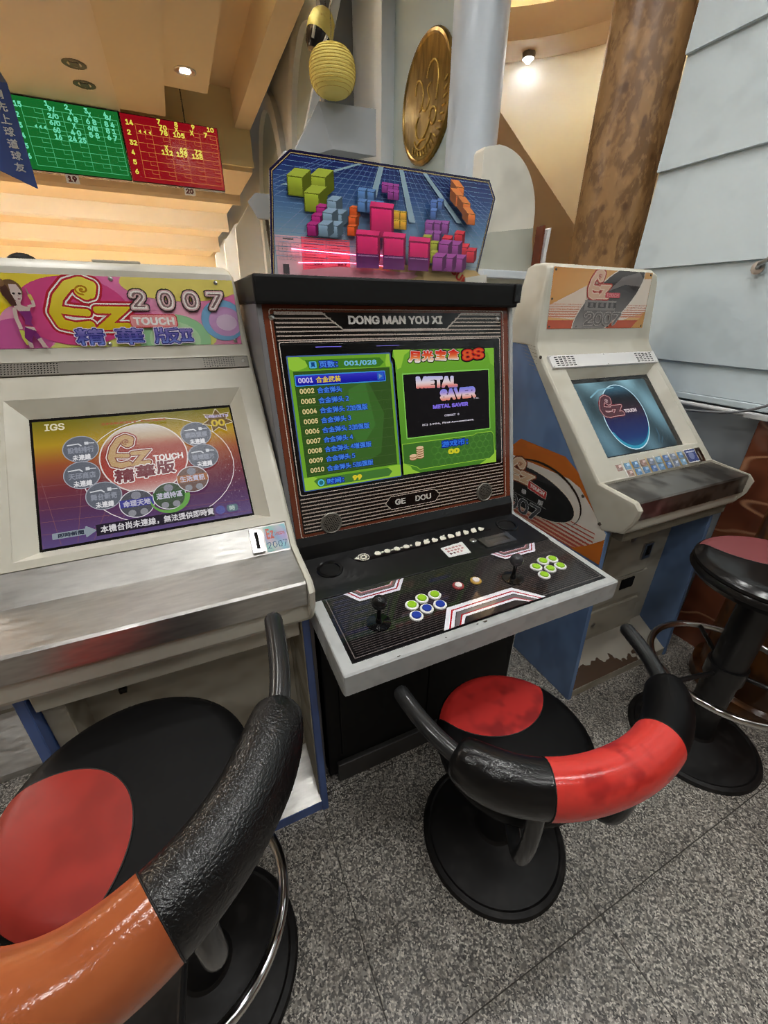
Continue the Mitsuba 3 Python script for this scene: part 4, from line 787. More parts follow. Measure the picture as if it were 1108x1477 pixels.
# black rear deck
dk = put('rear_deck', inframe(bx(0.006, cw-0.02, 0.237, 0.425, -0.004, 0.004, 0.001), CF), 'black_plastic', t, label='black rear deck of the console')
put('riser', [extr([(0.962, 0.80), (0.975, 0.86), (0.99, 0.885), (1.0, 0.885), (1.0, 0.80)], YZ(X0+0.014), 0, X1-X0-0.028)], 'black_plastic', t)
for u, v in ((0.080, 0.345), (0.692, 0.352)):
    c = put('cup_holder', inframe(lathe([(0.0, 0.0), (0.026, 0.0), (0.028, 0.004), (0.034, 0.0045), (0.036, 0.002), (0.036, 0.0)][::-1], (u, v, 0.004), 40), CF), 'black_gloss', dk, 30)
    put('well', inframe(lathe([(0.0, 0.0), (0.027, 0.0)][::-1], (u, v, 0.0046), 32), CF), 'black_matte', c)
slot = [(0.155, 0.363), (0.180, 0.345), (0.622, 0.352), (0.616, 0.383), (0.60, 0.385)]
lb_ = put('trim_strip', inframe(extr(Polygon([(0.150, 0.378), (0.168, 0.345), (0.625, 0.352), (0.618, 0.385)]), XY(0), 0.004, 0.0055), CF), 'black_gloss', dk, label='glossy black strip with cream shapes painted as lamp glints')
rr = random.Random(7)
def chip(poly, tilt=0): put('glint_inlay', inframe(extr(poly, XY(0), 0.0056, 0.0068), CF), 'inlay_glint', lb_)
pr('inlay_glint', (250, 246, 228), 0.2, 0.0)  # flat cream colour stands for the lamp reflections on the strip
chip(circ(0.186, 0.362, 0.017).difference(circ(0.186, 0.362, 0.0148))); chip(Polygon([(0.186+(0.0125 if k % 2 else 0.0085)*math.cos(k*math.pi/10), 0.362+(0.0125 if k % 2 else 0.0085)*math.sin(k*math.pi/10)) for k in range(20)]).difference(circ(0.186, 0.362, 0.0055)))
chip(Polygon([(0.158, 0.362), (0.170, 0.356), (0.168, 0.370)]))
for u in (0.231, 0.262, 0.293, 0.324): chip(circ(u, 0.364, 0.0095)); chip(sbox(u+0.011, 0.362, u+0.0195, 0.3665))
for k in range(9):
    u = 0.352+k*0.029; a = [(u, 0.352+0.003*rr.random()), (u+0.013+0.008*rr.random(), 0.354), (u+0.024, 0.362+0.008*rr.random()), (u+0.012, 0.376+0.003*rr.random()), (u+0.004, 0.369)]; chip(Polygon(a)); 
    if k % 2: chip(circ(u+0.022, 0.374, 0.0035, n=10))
put('sticker', inframe(extr(Polygon([(0.4128, 0.268), (0.4872, 0.264), (0.496, 0.3245), (0.4149, 0.3186)]), XY(0), 0.004, 0.0048), CF), 'white_plastic', dk, label='small white sticker with faint red lettering')
Q = Print(CF, Polygon([(0.4128, 0.268), (0.4872, 0.264), (0.496, 0.3245), (0.4149, 0.3186)]).buffer(-0.003), start=0.005)
for k in range(3):
    for i in range(5 if k < 2 else 4): Q.add(sbox(0.424+i*0.0122+0.001*(k == 2), 0.304-k*0.013, 0.4325+i*0.0122, 0.311-k*0.013), (196, 140, 140) if k < 2 or i > 1 else (90, 60, 64)); Q.z -= Q.d
Q.build('sticker_print', dk, 'print_matte')
fr = put('slot_plate', inframe(extr(Polygon([(0.5456, 0.262), (0.656, 0.262), (0.657, 0.312), (0.543, 0.312)]).difference(sbox(0.565, 0.274, 0.640, 0.300)), XY(0), 0.004, 0.010, 0.002), CF), 'chrome_dull', dk, 30, label='chrome slot plate')
put('slot_well', inframe(bx(0.563, 0.642, 0.272, 0.302, 0.0035, 0.0055), CF), 'stainless_worn', fr)
put('lock', inframe(lathe([(0.011, 0.004), (0.011, 0.008), (0.008, 0.010), (0.0, 0.0105)], (0.530, 0.315, 0), 24), CF), 'chrome', dk, 30)
def joystick(u, v, label):
    w = put('joystick', [inframe(lathe([(0.0285, 0.0), (0.0285, 0.0022), (0.012, 0.0035), (0.0, 0.0035)], (u, v, 0.0022), 36), CF), inframe(lathe([(0.0075, 0.003), (0.0060, 0.012), (0.0048, 0.014), (0.0048, 0.048), (0, 0.048)], (u, v, 0.002), 20), CF)], 'black_gloss', t, 30, label=label)
    b = trimesh.creation.icosphere(subdivisions=3, radius=0.0175); put('ball', inframe(mv(b, u, v, 0.062), CF), 'black_ball' if u < 0.3 else 'grey_ball', w, True)
pr('black_ball', (14, 14, 15), 0.06); pr('grey_ball', (52, 52, 55), 0.12)
joystick(0.121, 0.110, 'black ball-top joystick'); joystick(0.5206, 0.120, 'dark grey ball-top joystick')
def button(u, v, colr, label=None, rim='white_plastic', r=0.0168):
    b = put('button', inframe(lathe([(r, 0.0), (r, 0.0028), (r-0.0012, 0.0042), (r-0.0042, 0.0048), (r-0.0052, 0.0036), (0.0, 0.0036)], (u, v, 0.0022), 36), CF), rim, t, 30, label=label)
    put('plunger', inframe(lathe([(r-0.0056, 0.002), (r-0.0056, 0.0062), (r-0.0064, 0.0072), (0.0, 0.0076)], (u, v, 0.0022), 30), CF), colr, b, 30)
for u, v, c in ((0.2181, 0.1304, 'g'), (0.2527, 0.1421, 'g'), (0.2892, 0.1420, 'g'), (0.2106, 0.0935, 'b'), (0.2456, 0.1054, 'b'), (0.2827, 0.1052, 'b'), (0.6146, 0.1336, 'g'), (0.6532, 0.1474, 'g'), (0.6868, 0.1458, 'g'), (0.6085, 0.0962, 'g'), (0.6457, 0.1118, 'g'), (0.6826, 0.1110, 'g')):
    button(u, v, 'button_green' if c == 'g' else 'button_blue', 'white ringed button with a green top' if c == 'g' else 'white ringed button with a blue top')
button(0.3652, 0.1495, 'button_white', 'white start button with a red ring', 'button_red_rim', 0.0152); button(0.4208, 0.1494, 'button_white', 'white start button with a gold ring', 'button_gold_rim', 0.0152)
for u, v, r in ((0.12, -0.0, 0.0035), (0.33, 0.0125, 0.003), (0.24, 0.006, 0.0022), (0.352, 0.0125, 0.005)):
    put('paint_chip', inframe(extr(Polygon([(u+r*(1+0.4*math.sin(3*k))*math.cos(k), max(0.0035, v+0.6*r*(1+0.4*math.cos(2*k))*math.sin(k)+0.004)) for k in np.arange(0, 6.2, 0.7)]).convex_hull, XY(0), 0.0007, 0.0011), frame((0.178, 0.556, 0.8005), (1, 0, 0), (0, 0.425, 0.018))), 'rod_dark', tray)
# lower cabinet
put('lower_cabinet', [bx(0.200, 0.935, 0.845, 1.60, 0.02, 0.735, 0.004)], 'black_matte', t)
put('door', bx(0.245, 0.56, 0.838, 0.846, 0.12, 0.70, 0.002), 'black_matte', t); put('door', bx(0.566, 0.90, 0.838, 0.846, 0.12, 0.70, 0.002), 'black_matte', t)
put('kick_plate', bx(0.226, 0.92, 0.826, 0.846, 0.0, 0.085, 0.003), 'dark_grey', t)
for x, z in ((0.455, 0.52), (0.655, 0.50)): put('lock', lathe_in([(0.013, 0), (0.013, 0.006), (0.0085, 0.010), (0.0, 0.010)], frame((0, 0.838, 0), (1, 0, 0), (0, 0, 1)), x, z, 24), 'chrome_dull', t, 30)
put('latch', bx(0.49, 0.525, 0.60, 0.625, 0.724, 0.738, 0.001), 'white_plate', t)
# topper sign
TF = frame((0.19, 1.25, 1.527), (1, 0, 0), (0, 0.002, 0.25))
tp = thing('topper_sign', 'clear acrylic sign with coloured blocks on a blue grid, atop the middle machine', 'sign')
out = Polygon([(0.055, 0.0), (0.070, 0.235), (0.135, 0.288), (0.733, 0.2885), (0.777, 0.245), (0.736, 0.0)])
art = Polygon([(0.0576, 0.0), (0.0784, 0.2294), (0.132, 0.2727), (0.7284, 0.2744), (0.7563, 0.2329), (0.708, 0.0)])
put('acrylic_sheet', inframe(extr(out, XY(0), 0.001, 0.0012), TF), 'acrylic', tp)
bd = put('board', inframe(extr(art, XY(0), -0.003, 0.0), TF), 'white_plate', tp)
P = Print(TF, art, start=0.0002, lift=0.0001)
P.add(art, (24, 22, 60)); P.add(art.buffer(-0.005), (190, 164, 110)); P.add(art.buffer(-0.007), (24, 24, 66)); sky_ = art.buffer(-0.009)
P.clip = sky_
P.add(sky_, ramp([(0.02, (206, 212, 218)), (0.08, (170, 194, 208)), (0.14, (112, 152, 188)), (0.20, (64, 98, 158)), (0.265, (36, 44, 108))]), 30)  # print tones lightened to imitate the haze reflected on the sign
for k in range(-16, 17): P.add(LineString([(0.40+k*0.008, 0.29), (0.40+k*0.050, 0.0)]).buffer(0.0007), ramp([(0.0, (206, 214, 220)), (0.27, (90, 120, 180))]), 6)
v = 0.05
while v < 0.27: P.add(sbox(0, v, 0.8, v+0.0009), (120, 160, 200)); v += 0.0105
for a, b, c_ in ((0.10, 0.20, 0.235), (0.33, 0.17, 0.27), (0.46, 0.15, 0.26), (0.62, 0.16, 0.262)): P.add(Polygon([(a, b), (a+0.02, b), (0.40+(a-0.4)*0.3+0.012, c_+0.03), (0.40+(a-0.4)*0.3, c_+0.03)]), (160, 190, 206))
def blocks(cells, u, v, s, col, dx=0.35, dyy=0.3):
    c = np.array(col, float); D = (s*dx, s*dyy)
    for i, j in sorted(cells, key=lambda q: (-q[1], q[0] if dx < 0 else -q[0])):
        a, b = u+i*s, v+j*s
        P.add(Polygon([(a, b+s), (a+s, b+s), (a+s+D[0], b+s+D[1]), (a+D[0], b+s+D[1])]), np.minimum(255, c*1.12+22)); sx = a+s if dx > 0 else a
        P.add(Polygon([(sx, b), (sx, b+s), (sx+D[0], b+s+D[1]), (sx+D[0], b+D[1])]), c*0.62)
        P.add(sbox(a, b, a+s, b+s), c*0.7); P.add(sbox(a+s*0.06, b+s*0.06, a+s*0.94, b+s*0.94), lambda x, y, c=c, b=b, s=s: np.minimum(255, c*(0.85+0.35*(y-b)/s)+10*(y-b)/s), (1, 3))
blocks([(0, 0), (-1.0, 0.75), (0.5, 0.9)], 0.158, 0.150, 0.040, (150, 166, 50), 0.55, 0.42)
blocks([(0, 0), (0.55, 0.8), (1.1, 1.6)], 0.160, 0.098, 0.025, (166, 40, 116), 0.45, 0.3); blocks([(0, 0), (1, 0), (0.5, 1.0), (1.5, 1.0), (1.0, 2.0)], 0.190, 0.098, 0.027, (128, 156, 178), 0.6, 0.4)
blocks([(0, 0), (0.18, 0.95), (0.36, 1.9)], 0.270, 0.105, 0.022, (226, 92, 40), 0.4, 0.2); blocks([(0, 0), (1.1, 0), (2.2, 0), (0.05, 1.05), (1.15, 1.05)], 0.300, 0.160, 0.023, (84, 124, 178), 0.25, 0.28)
blocks([(0, 0), (1, 0), (2, 0), (1, -0.8), (2, -0.8)], 0.370, 0.208, 0.017, (140, 56, 136), 0.1, 0.35); blocks([(0, 0), (1, 0), (0, 1), (1, 1)], 0.404, 0.129, 0.0205, (226, 168, 50), 0.1, 0.1)
blocks([(0, 0), (0, 1), (1, 1.2)], 0.520, 0.160, 0.020, (76, 108, 172), 0.25, 0.35); blocks([(0, 0), (-0.75, 0.9), (-1.7, 1.5), (-1.7, 2.2)], 0.648, 0.156, 0.027, (222, 116, 52), -0.75, 0.55)
blocks([(0, 0), (1, 0.05), (2, 0.1), (1.0, -0.9), (0.0, -0.95)], 0.503, 0.124, 0.026, (142, 72, 148), 0.2, 0.3)
blocks([(0, 0), (-0.1, 0.9), (-1.05, 1.4)], 0.524, 0.052, 0.0265, (158, 160, 56), 0.2, 0.25); blocks([(0, 0), (1, 0), (1.9, -0.3), (-0.95, 0.55), (0.4, 1.0)], 0.590, 0.068, 0.031, (206, 50, 66), 0.25, 0.3); blocks([(0, 0), (1, 0), (2, 0), (0.5, 0.95), (1.5, 0.95)], 0.530, 0.032, 0.036, (150, 66, 142), 0.35, 0.3)
blocks([(0, 0), (1.18, 0), (2.36, -0.08), (0.62, 0.95)], 0.288, 0.040, 0.068, (214, 40, 104), 0.05, 0.16)
for a_ in (0.288, 0.288+1.18*0.068, 0.288+2.36*0.068): P.add(sbox(a_, 0.030, a_+0.068, 0.064), ramp([(0.03, (120, 60, 120)), (0.064, (96, 30, 88))]), 3); P.add(sbox(a_+0.004, 0.058, a_+0.064, 0.061), (170, 120, 170))
P.build('board_print', bd, 'print_gloss', label='print of coloured blocks over a blue perspective grid')
for i in range(3):
    u0 = 0.076+i*0.068
    s = thing('notice_sheet', ['white printed notice sheet taped to the topper sign, leftmost of three', 'middle one of the three notice sheets on the topper sign', 'rightmost of the three notice sheets on the topper sign, beside the pink blocks'][i], 'notice sheet', 'notice sheets on the topper sign')
    put('sheet', inframe(bx(u0, u0+0.067, 0.006, 0.096, 0.0030, 0.0036), TF), 'paper_faint_glow' if i == 0 else 'paper_red_glow', s)
    Q = Print(TF, start=0.0038)
    if i == 0:
        Q.add(sbox(u0+0.02, 0.087, u0+0.048, 0.0905), (110, 102, 106))
        for k in range(7): Q.add(sbox(u0+0.006, 0.078-k*0.006, u0+0.06, 0.0785-k*0.006), (120, 112, 116))
        for k in range(6): Q.add(sbox(u0+0.006+k*0.0107, 0.042, u0+0.0065+k*0.0107, 0.078), (120, 112, 116))
        Q.add(sbox(u0+0.014, 0.010, u0+0.03, 0.032), (90, 84, 88))
    else:
        for k in range(11): Q.add(sbox(u0+0.006, 0.086-k*0.006, u0+0.06-0.02*(k % 3 == 2), 0.0872-k*0.006), (176, 60, 84))
        Q.add(tfit('667', u0+0.03, 0.034, u0+0.056, 0.041, 2, 32), (120, 34, 52))
    Q.build('lettering', s, 'print_matte')
pr('paper_red_glow', (238, 104, 128), 0.7); pr('paper_faint_glow', (222, 180, 188), 0.7)  # red glow falling on the sheets is put into the paper colours
r = thing('red_glow_line', 'thin red glowing lines added for a red reflection across the foot of the topper sign', 'glow line')  # glowing tubes added to imitate a red reflection and its wash
put('tube', inframe(tube([(0.115, 0.066, 0.012), (0.30, 0.062, 0.012), (0.42, 0.066, 0.012)], 0.0011, 8, up=(0, 1, 0.2)), TF), 'white_plastic', r, emitter=lamp_mat(9.0, (1.0, 0.10, 0.24), 0.5))
put('tube', inframe(tube([(0.13, 0.036, 0.014), (0.27, 0.042, 0.014), (0.40, 0.038, 0.014)], 0.0009, 8, up=(0, 1, 0.2)), TF), 'white_plastic', r, emitter=lamp_mat(6.0, (1.0, 0.12, 0.26), 0.5))
cb = thing('cardboard_strip', 'torn tan cardboard strip with red lettering lying along the foot of the topper sign', 'cardboard strip')
cp = Polygon([(0.27, 0.0), (0.30, 0.030), (0.40, 0.042), (0.49, 0.047), (0.60, 0.046), (0.70, 0.040), (0.722, 0.028), (0.708, 0.018), (0.724, 0.0)])
put('strip', inframe(extr(cp, XY(0), 0.006, 0.010), TF), 'cardboard', cb)
Q = Print(TF, cp, start=0.0104); Q.add(affinity.rotate(tfit('SUN', 0.606, 0.010, 0.676, 0.034, 3), -38, origin='center'), (176, 58, 50)); Q.build('lettering', cb, 'print_matte')
pb = thing('plastic_bag', 'flattened plastic bag with a pink glow painted in, along the foot of the topper sign', 'plastic bag')
put('film', inframe(extr(Polygon([(0.135, 0.0), (0.140, 0.020), (0.24, 0.032), (0.34, 0.030), (0.44, 0.026), (0.487, 0.031), (0.480, 0.022), (0.492, 0.018), (0.478, 0.012), (0.40, 0.004), (0.30, 0.0)]), XY(0), 0.0106, 0.0112), TF), 'bag_glow_film', pb)
pr('bag_glow_film', (224, 150, 164), 0.25)  # pink cast of the red glow is put into the film colour
tb = thing('plastic_wrap', 'crumpled clear plastic wrap at the right foot of the topper sign', 'plastic wrap')
put('wrap', inframe(extr(Polygon([(0.66, 0.0), (0.655, 0.018), (0.70, 0.026), (0.735, 0.03), (0.74, 0.0)]), XY(0), 0.016, 0.022), TF), 'cabinet_white', tb)
# ------------------------------------------------------------------ stools
def seat_top(r, R, z, crown=0.012): return z-crown*(r/R)**2-0.012*np.clip((r/R-0.86)/0.14, 0, 1)**2
PATH_LONG = [(-0.268, 0.135, 0.014), (-0.266, 0.06, 0.008), (-0.254, -0.04, 0.0), (-0.212, -0.150, -0.006), (-0.12, -0.246, -0.010), (0.0, -0.286, -0.012), (0.12, -0.246, -0.010), (0.212, -0.150, -0.006), (0.254, -0.04, 0.0), (0.266, 0.06, 0.008), (0.268, 0.135, 0.014)]
PATH_WIDE = [(-0.312, 0.018, 0.010), (-0.298, -0.038, 0.006), (-0.274, -0.100, 0.0), (-0.218, -0.182, -0.006), (-0.118, -0.236, -0.012), (0.0, -0.252, -0.014), (0.118, -0.236, -0.012), (0.218, -0.182, -0.006), (0.280, -0.100, 0.0), (0.304, -0.036, 0.006), (0.318, 0.022, 0.010)]
def stool(label, cx, cy, z, R, rot, seat_leather, patch, pad_mats, split, ring_r, ring_z, back=True, patch_dir=90, patch_off=0.2, patch_r=0.21, back_z=0.22, rim=False, base_r=0.212, ring_mat='chrome', scale=1.0, path_=None):
    t = thing('bar_stool', label, 'stool')
    b = put('base', lathe([(0.0, 0.0), (base_r, 0.0), (base_r+0.001, 0.006), (base_r-0.004, 0.014), (base_r-0.016, 0.019), (base_r-0.022, 0.016), (0.11, 0.034), (0.06, 0.05), (0.045, 0.07), (0.0, 0.07)], (cx, cy, 0), 72), 'rubber', t, 30)
    col_r = 0.034
    put('column', lathe([(0.0, 0.05), (0.055, 0.05), (0.050, 0.08), (0.048, max(0.12, z-0.30)), (0.040, max(0.13, z-0.29)), (col_r, z-0.26), (col_r, z-0.07), (0.0, z-0.07)], (cx, cy, 0), 36) if z < 0.6 else lathe([(0.0, 0.05), (0.055, 0.05), (0.050, 0.08), (0.050, z-0.08), (0.0, z-0.08)], (cx, cy, 0), 36), 'black_metal', t, 30)
    if ring_r:
        g = put('foot_ring', torus((cx, cy, ring_z), ring_r, 0.0115, 80, 14), ring_mat, t, True)
        for k in range(3):
            a = math.radians(rot+30+120*k); put('spoke', tube([(cx+0.045*math.cos(a), cy+0.045*math.sin(a), ring_z-0.005), (cx+ring_r*math.cos(a), cy+ring_r*math.sin(a), ring_z)], 0.008, 10), 'black_metal', g, 30)
        put('collar', lathe([(0.05, -0.03), (0.058, -0.03), (0.058, 0.03), (0.05, 0.03)], (cx, cy, ring_z-0.005), 32), 'black_metal', g, 30)
    rr_ = np.linspace(0, R, 22)
    prof = [(r, seat_top(r, R, z)) for r in rr_]
    if rim: prof = [(r, seat_top(r, R, z, 0.006)) for r in rr_]+[(R+0.006, z-0.022), (R+0.008, z-0.030), (R+0.004, z-0.036), (R+0.010, z-0.044), (R+0.011, z-0.054), (R+0.004, z-0.062), (R-0.004, z-0.074), (0.0, z-0.076)]
    else: prof += [(R+0.005, z-0.030), (R+0.006, z-0.045), (R+0.001, z-0.062), (R-0.010, z-0.072), (0.0, z-0.074)]
    s = put('seat', lathe(prof[::-1], (cx, cy, 0), 80), seat_leather, t, 40)
    # coloured lens of the cushion
    a = math.radians(patch_dir); pc = (cx+patch_off*math.cos(a), cy+patch_off*math.sin(a))
    lens = Point(pc).buffer(patch_r, quad_segs=40).intersection(Point((cx, cy)).buffer(R*0.995, quad_segs=60))
    from scipy.spatial import Delaunay
    bd = np.array(lens.exterior.segmentize(0.006).coords)[:-1]; x0, y0, x1, y1 = lens.bounds
    gx, gy = np.meshgrid(np.arange(x0, x1, 0.008), np.arange(y0, y1, 0.008)); ins = lens.buffer(-0.003); gp = np.array([(x, y) for x, y in zip(gx.ravel(), gy.ravel()) if ins.contains(Point(x, y))])
    pts = np.vstack([bd, gp]); d = Delaunay(pts); tr = np.array([q if np.cross(pts[q[1]]-pts[q[0]], pts[q[2]]-pts[q[0]]) > 0 else q[::-1] for q in d.simplices])
    cr = 0.006 if rim else 0.012
    hh = lambda P_: seat_top(np.hypot(P_[:, 0]-cx, P_[:, 1]-cy), R, z, cr)
    put('seat_patch', trimesh.Trimesh(np.column_stack([pts, hh(pts)+0.0012]), tr, process=False), patch, s, True)
    arc = np.array([p for p in bd if np.hypot(p[0]-cx, p[1]-cy) < R*0.985])
    ang = np.arctan2(arc[:, 1]-pc[1], arc[:, 0]-pc[0]); ang = np.mod(ang-a, 2*np.pi); arc = arc[np.argsort(ang)]
    put('seam', tube(np.column_stack([arc, hh(arc)+0.0006]), 0.0014, 6), 'seam_black', s, True)
    if not back: return t
    ca, sa = math.cos(math.radians(rot)), math.sin(math.radians(rot)); zb = z+back_z
    W_ = lambda p: (cx+(p[0]*ca-p[1]*sa)*scale, cy+(p[0]*sa+p[1]*ca)*scale, zb+(p[2] if len(p) > 2 else 0))
    path = path_ or [(-0.288, 0.070, 0.012), (-0.282, 0.0, 0.006), (-0.262, -0.07, 0), (-0.205, -0.150, -0.006), (-0.11, -0.208, -0.012), (0.0, -0.228, -0.014), (0.11, -0.208, -0.012), (0.205, -0.150, -0.006), (0.262, -0.07, 0), (0.282, 0.0, 0.006), (0.288, 0.070, 0.012)]
    sp_ = spline([W_(p) for p in path], 161); m = len(sp_)
    i0, i1 = 28, m-29; b0, b1 = split
    def radius(i):
        e = min(i-i0, i1-i)/(i1-i0); k = min(1, max(0, e/0.14)); return 0.031+0.0155*math.sqrt(1-(1-k)**2)
    for k, (a_, b_, mat) in enumerate(((i0, b0, pad_mats[0]), (b0, b1, pad_mats[1]), (b1, i1, pad_mats[2]))):
        idx = np.arange(a_, b_+1); P_ = sp_[idx]; r_ = np.array([radius(i) for i in idx])
        if k == 0: P_ = np.vstack([P_[0]-(P_[1]-P_[0])*np.array([[0.9], [0.6], [0.2]]), P_]); r_ = np.r_[r_[0]*0.35, r_[0]*0.75, r_[0]*0.94, r_]
        if k == 2: P_ = np.vstack([P_, P_[-1]+(P_[-1]-P_[-2])*np.array([[0.2], [0.6], [0.9]])]); r_ = np.r_[r_, r_[-1]*0.94, r_[-1]*0.75, r_[-1]*0.35]
        if k == 1: r_ = r_+0.0007
        put('backrest_pad', tube(P_, r_, 40, r_*1.18), mat, t, 50)
    for i in (b0, b1):
        P_ = sp_[i-1:i+2]; r_ = radius(i)+0.0006
        put('pad_seam', tube(sp_[i]+(sp_[i+1]-sp_[i])/np.linalg.norm(sp_[i+1]-sp_[i])*np.array([[-0.0011], [-0.0005], [0.0005], [0.0011]]), [r_, r_+0.0009, r_+0.0009, r_], 40, np.array([r_, r_+0.0009, r_+0.0009, r_])*1.18), 'seam_black', t, True)
    for e, idx in ((0, np.arange(0, i0+6)), (1, np.arange(m-1, i1-6, -1))):
        P_ = sp_[idx]; q = P_[0]-P_[1]; q /= np.linalg.norm(q); r0 = 0.0175
        P_ = np.vstack([P_[0]+q*np.array([[0.016], [0.0135], [0.008]]), P_]); put('arm_rod', tube(P_, np.r_[r0*0.3, r0*0.72, r0*0.95, np.full(len(P_)-3, r0)], 20), 'black_tube', t, 50)
    for sx in (-1, 1):
        y0 = -0.236 if path_ is PATH_LONG else -0.216; q = [(sx*0.125, y0, -0.02), (sx*0.125, y0-0.008, -0.10), (sx*0.125, y0-0.006, -back_z-0.045), (sx*0.121, y0+0.006, -back_z-0.078), (sx*0.105, y0+0.045, -back_z-0.092), (sx*0.05, -0.03, -back_z-0.092)]
        put('support_tube', tube(spline([W_(p) for p in q], 40), 0.0165, 16, up=(ca, sa, 0.05)), 'black_tube', t, 60)
    return t
stool('nearest black bar stool with a rust red seat patch and an orange-brown backrest pad', -0.209, 0.54, 0.752, 0.188, -4, 'leather_black_smooth', 'leather_rust', ('leather_black', 'leather_orange', 'leather_black'), (52, 95), 0.205, 0.29,
      patch_dir=208, patch_off=0.14, patch_r=0.137, back_z=0.135, path_=PATH_LONG)
stool('low black stool before the middle machine, bright red seat patch and red backrest pad', 0.607, 0.488, 0.482, 0.196, -6.5, 'leather_black_smooth', 'leather_red_dark', ('leather_black_soft', 'leather_red', 'leather_black_smooth'), (56, 104), 0, 0,
      patch_dir=85, patch_off=0.162, patch_r=0.172, back_z=0.215, path_=PATH_WIDE)
stool('tall black bar stool with a glossy ribbed rim, maroon seat patch and chrome foot ring', 1.50, 0.43, 0.785, 0.198, 20, 'black_seat_gloss', 'leather_maroon', None, None, 0.225, 0.36, back=False, patch_dir=48, patch_off=0.17, patch_r=0.19, rim=True)
pr('black_seat_gloss', (20, 19, 19), 0.18)

# ------------------------------------------------------------------ bowling scoreboards
YS = 6.0
def sc_frame(): return frame((-1.25, YS-0.05, 2.6), (1, 0, 0), (0, 0, 1))
SBF = sc_frame()
def scoreboard(u0, u1, label, back, ink, thinc):
    t = thing('scoreboard_monitor', label, 'scoreboard', None)
    put('case', inframe(extr(sbox(u0, 0.045, u1, 0.592), XY(0), -0.09, -0.004, 0.004), SBF), 'black_plastic', t)
    return t
DIG = lambda P, s, u, v, h, w, c: P.add(tfit(s, u-w/2, v-h/2, u+w/2, v+h/2, 2, 36), c)
def grid(P, u0, u1, cols, c, rows=6):
    w = 0.005; top, bot = 0.515, 0.085
    P.add(sbox(u0, top, u1, top+w), c)
    for r in range(rows+1):
        v = top-(top-bot)*r/rows; P.add(sbox(u0, v, u1, v+w), c)
    for k in range(len(cols)): P.add(sbox(cols[k], bot, cols[k]+w, top), c)
    for r in range(rows):
        v = top-(top-bot)*r/rows
        for k in range(1, len(cols)):
            x1 = cols[k]; x0 = x1-0.06; P.add(line([(x0, v), (x0, v-0.034), (x1, v-0.034)], w*0.8), c)
green = scoreboard(0.19, 1.092, 'green bowling scoreboard monitor hanging at the left', (20, 110, 50), None, None)
P = Print(SBF, sbox(0.197, 0.052, 1.086, 0.585), start=0.0, lift=0.0006)
P.add(P.clip, (18, 112, 46)); cy_ = (120, 236, 190)
grid(P, 0.30, 1.07, [0.30, 0.46, 0.612, 0.765, 0.92, 1.065], (84, 190, 130))
for k, s in enumerate('15 2 3 4 5 6'.split()): DIG(P, s, 0.262 if len(s) == 1 else 0.285, 0.520-k*0.075, 0.042, 0.03*len(s), cy_)
for k, s in enumerate('1234'): DIG(P, s, 0.51+k*0.155, 0.555-0.004*k, 0.04, 0.03, cy_)
for c_, rows in enumerate((('9/', '2/0', '6/0', '60', '16'), ('X', '4 8', 'X', '4 0', '24 25'), ('X', '6 8', '6/8', '5 8', ''), ('8/', '8 4', '8 1', '6 7', ''))):
    for r, s in enumerate(rows):
        if s: DIG(P, s, 0.54+c_*0.152, 0.518-r*0.050, 0.043, 0.034*len(s)*0.85, cy_)
for k in range(3): P.add(Polygon([(0.37+k*0.035, 0.372), (0.392+k*0.035, 0.388), (0.392+k*0.035, 0.356)]), cy_)
P.build('picture', green, glow=0.9)
red = scoreboard(1.096, 2.012, 'red bowling scoreboard monitor hanging beside the green one', None, None, None)
P = Print(SBF, sbox(1.102, 0.052, 2.006, 0.585), start=0.0, lift=0.0006)
P.add(P.clip, (150, 12, 26)); ye = (244, 236, 90)
grid(P, 1.22, 1.99, [1.22, 1.36, 1.52, 1.67, 1.82, 1.985], (206, 120, 60))
for k, s in enumerate(('14', '2', '32', '4', '5', '6')): DIG(P, s, 1.155 if len(s) == 1 else 1.175, 0.515-k*0.078, 0.042, 0.034*len(s), ye)
for k, s in enumerate(('7', '8', '9', '10')): DIG(P, s, 1.445+k*0.16+0.01*(k == 3), 0.556, 0.04, 0.034*len(s), ye)
for s, u, v in (('70', 1.475, 0.512), ('X', 1.60, 0.512), ('X', 1.745, 0.506), ('7', 1.88, 0.505), ('78', 1.475, 0.470), ('105', 1.615, 0.470), ('X', 1.475, 0.352), ('62', 1.635, 0.352), ('72', 1.78, 0.352), ('112', 1.475, 0.312), ('129', 1.615, 0.312), ('138', 1.765, 0.312)): DIG(P, s, u, v, 0.042, 0.036*len(s), ye)
for k in range(3): P.add(Polygon([(1.24+k*0.045, 0.452), (1.265+k*0.045, 0.468), (1.265+k*0.045, 0.436)]), ye)
P.build('picture', red, glow=0.9)
for n, (u, s, lab) in enumerate(((0.558, '19', 'small white sign reading 19 under the green scoreboard'), (1.637, '20', 'small white sign reading 20 under the red scoreboard'))):
    q = thing('lane_number_sign', lab, 'number sign'); v = 0.008 if n == 0 else 0.012
    put('plate', inframe(extr(sbox(u-0.055, v-0.034, u+0.055, v+0.036), XY(0), -0.02, -0.012), SBF), 'paper', q)
    Q = Print(SBF, start=-0.0115, lift=0.0006); Q.add(tfit(s, u-0.038, v-0.022, u+0.038, v+0.026, 4), (96, 60, 60)); Q.build('number', q, 'print_matte')
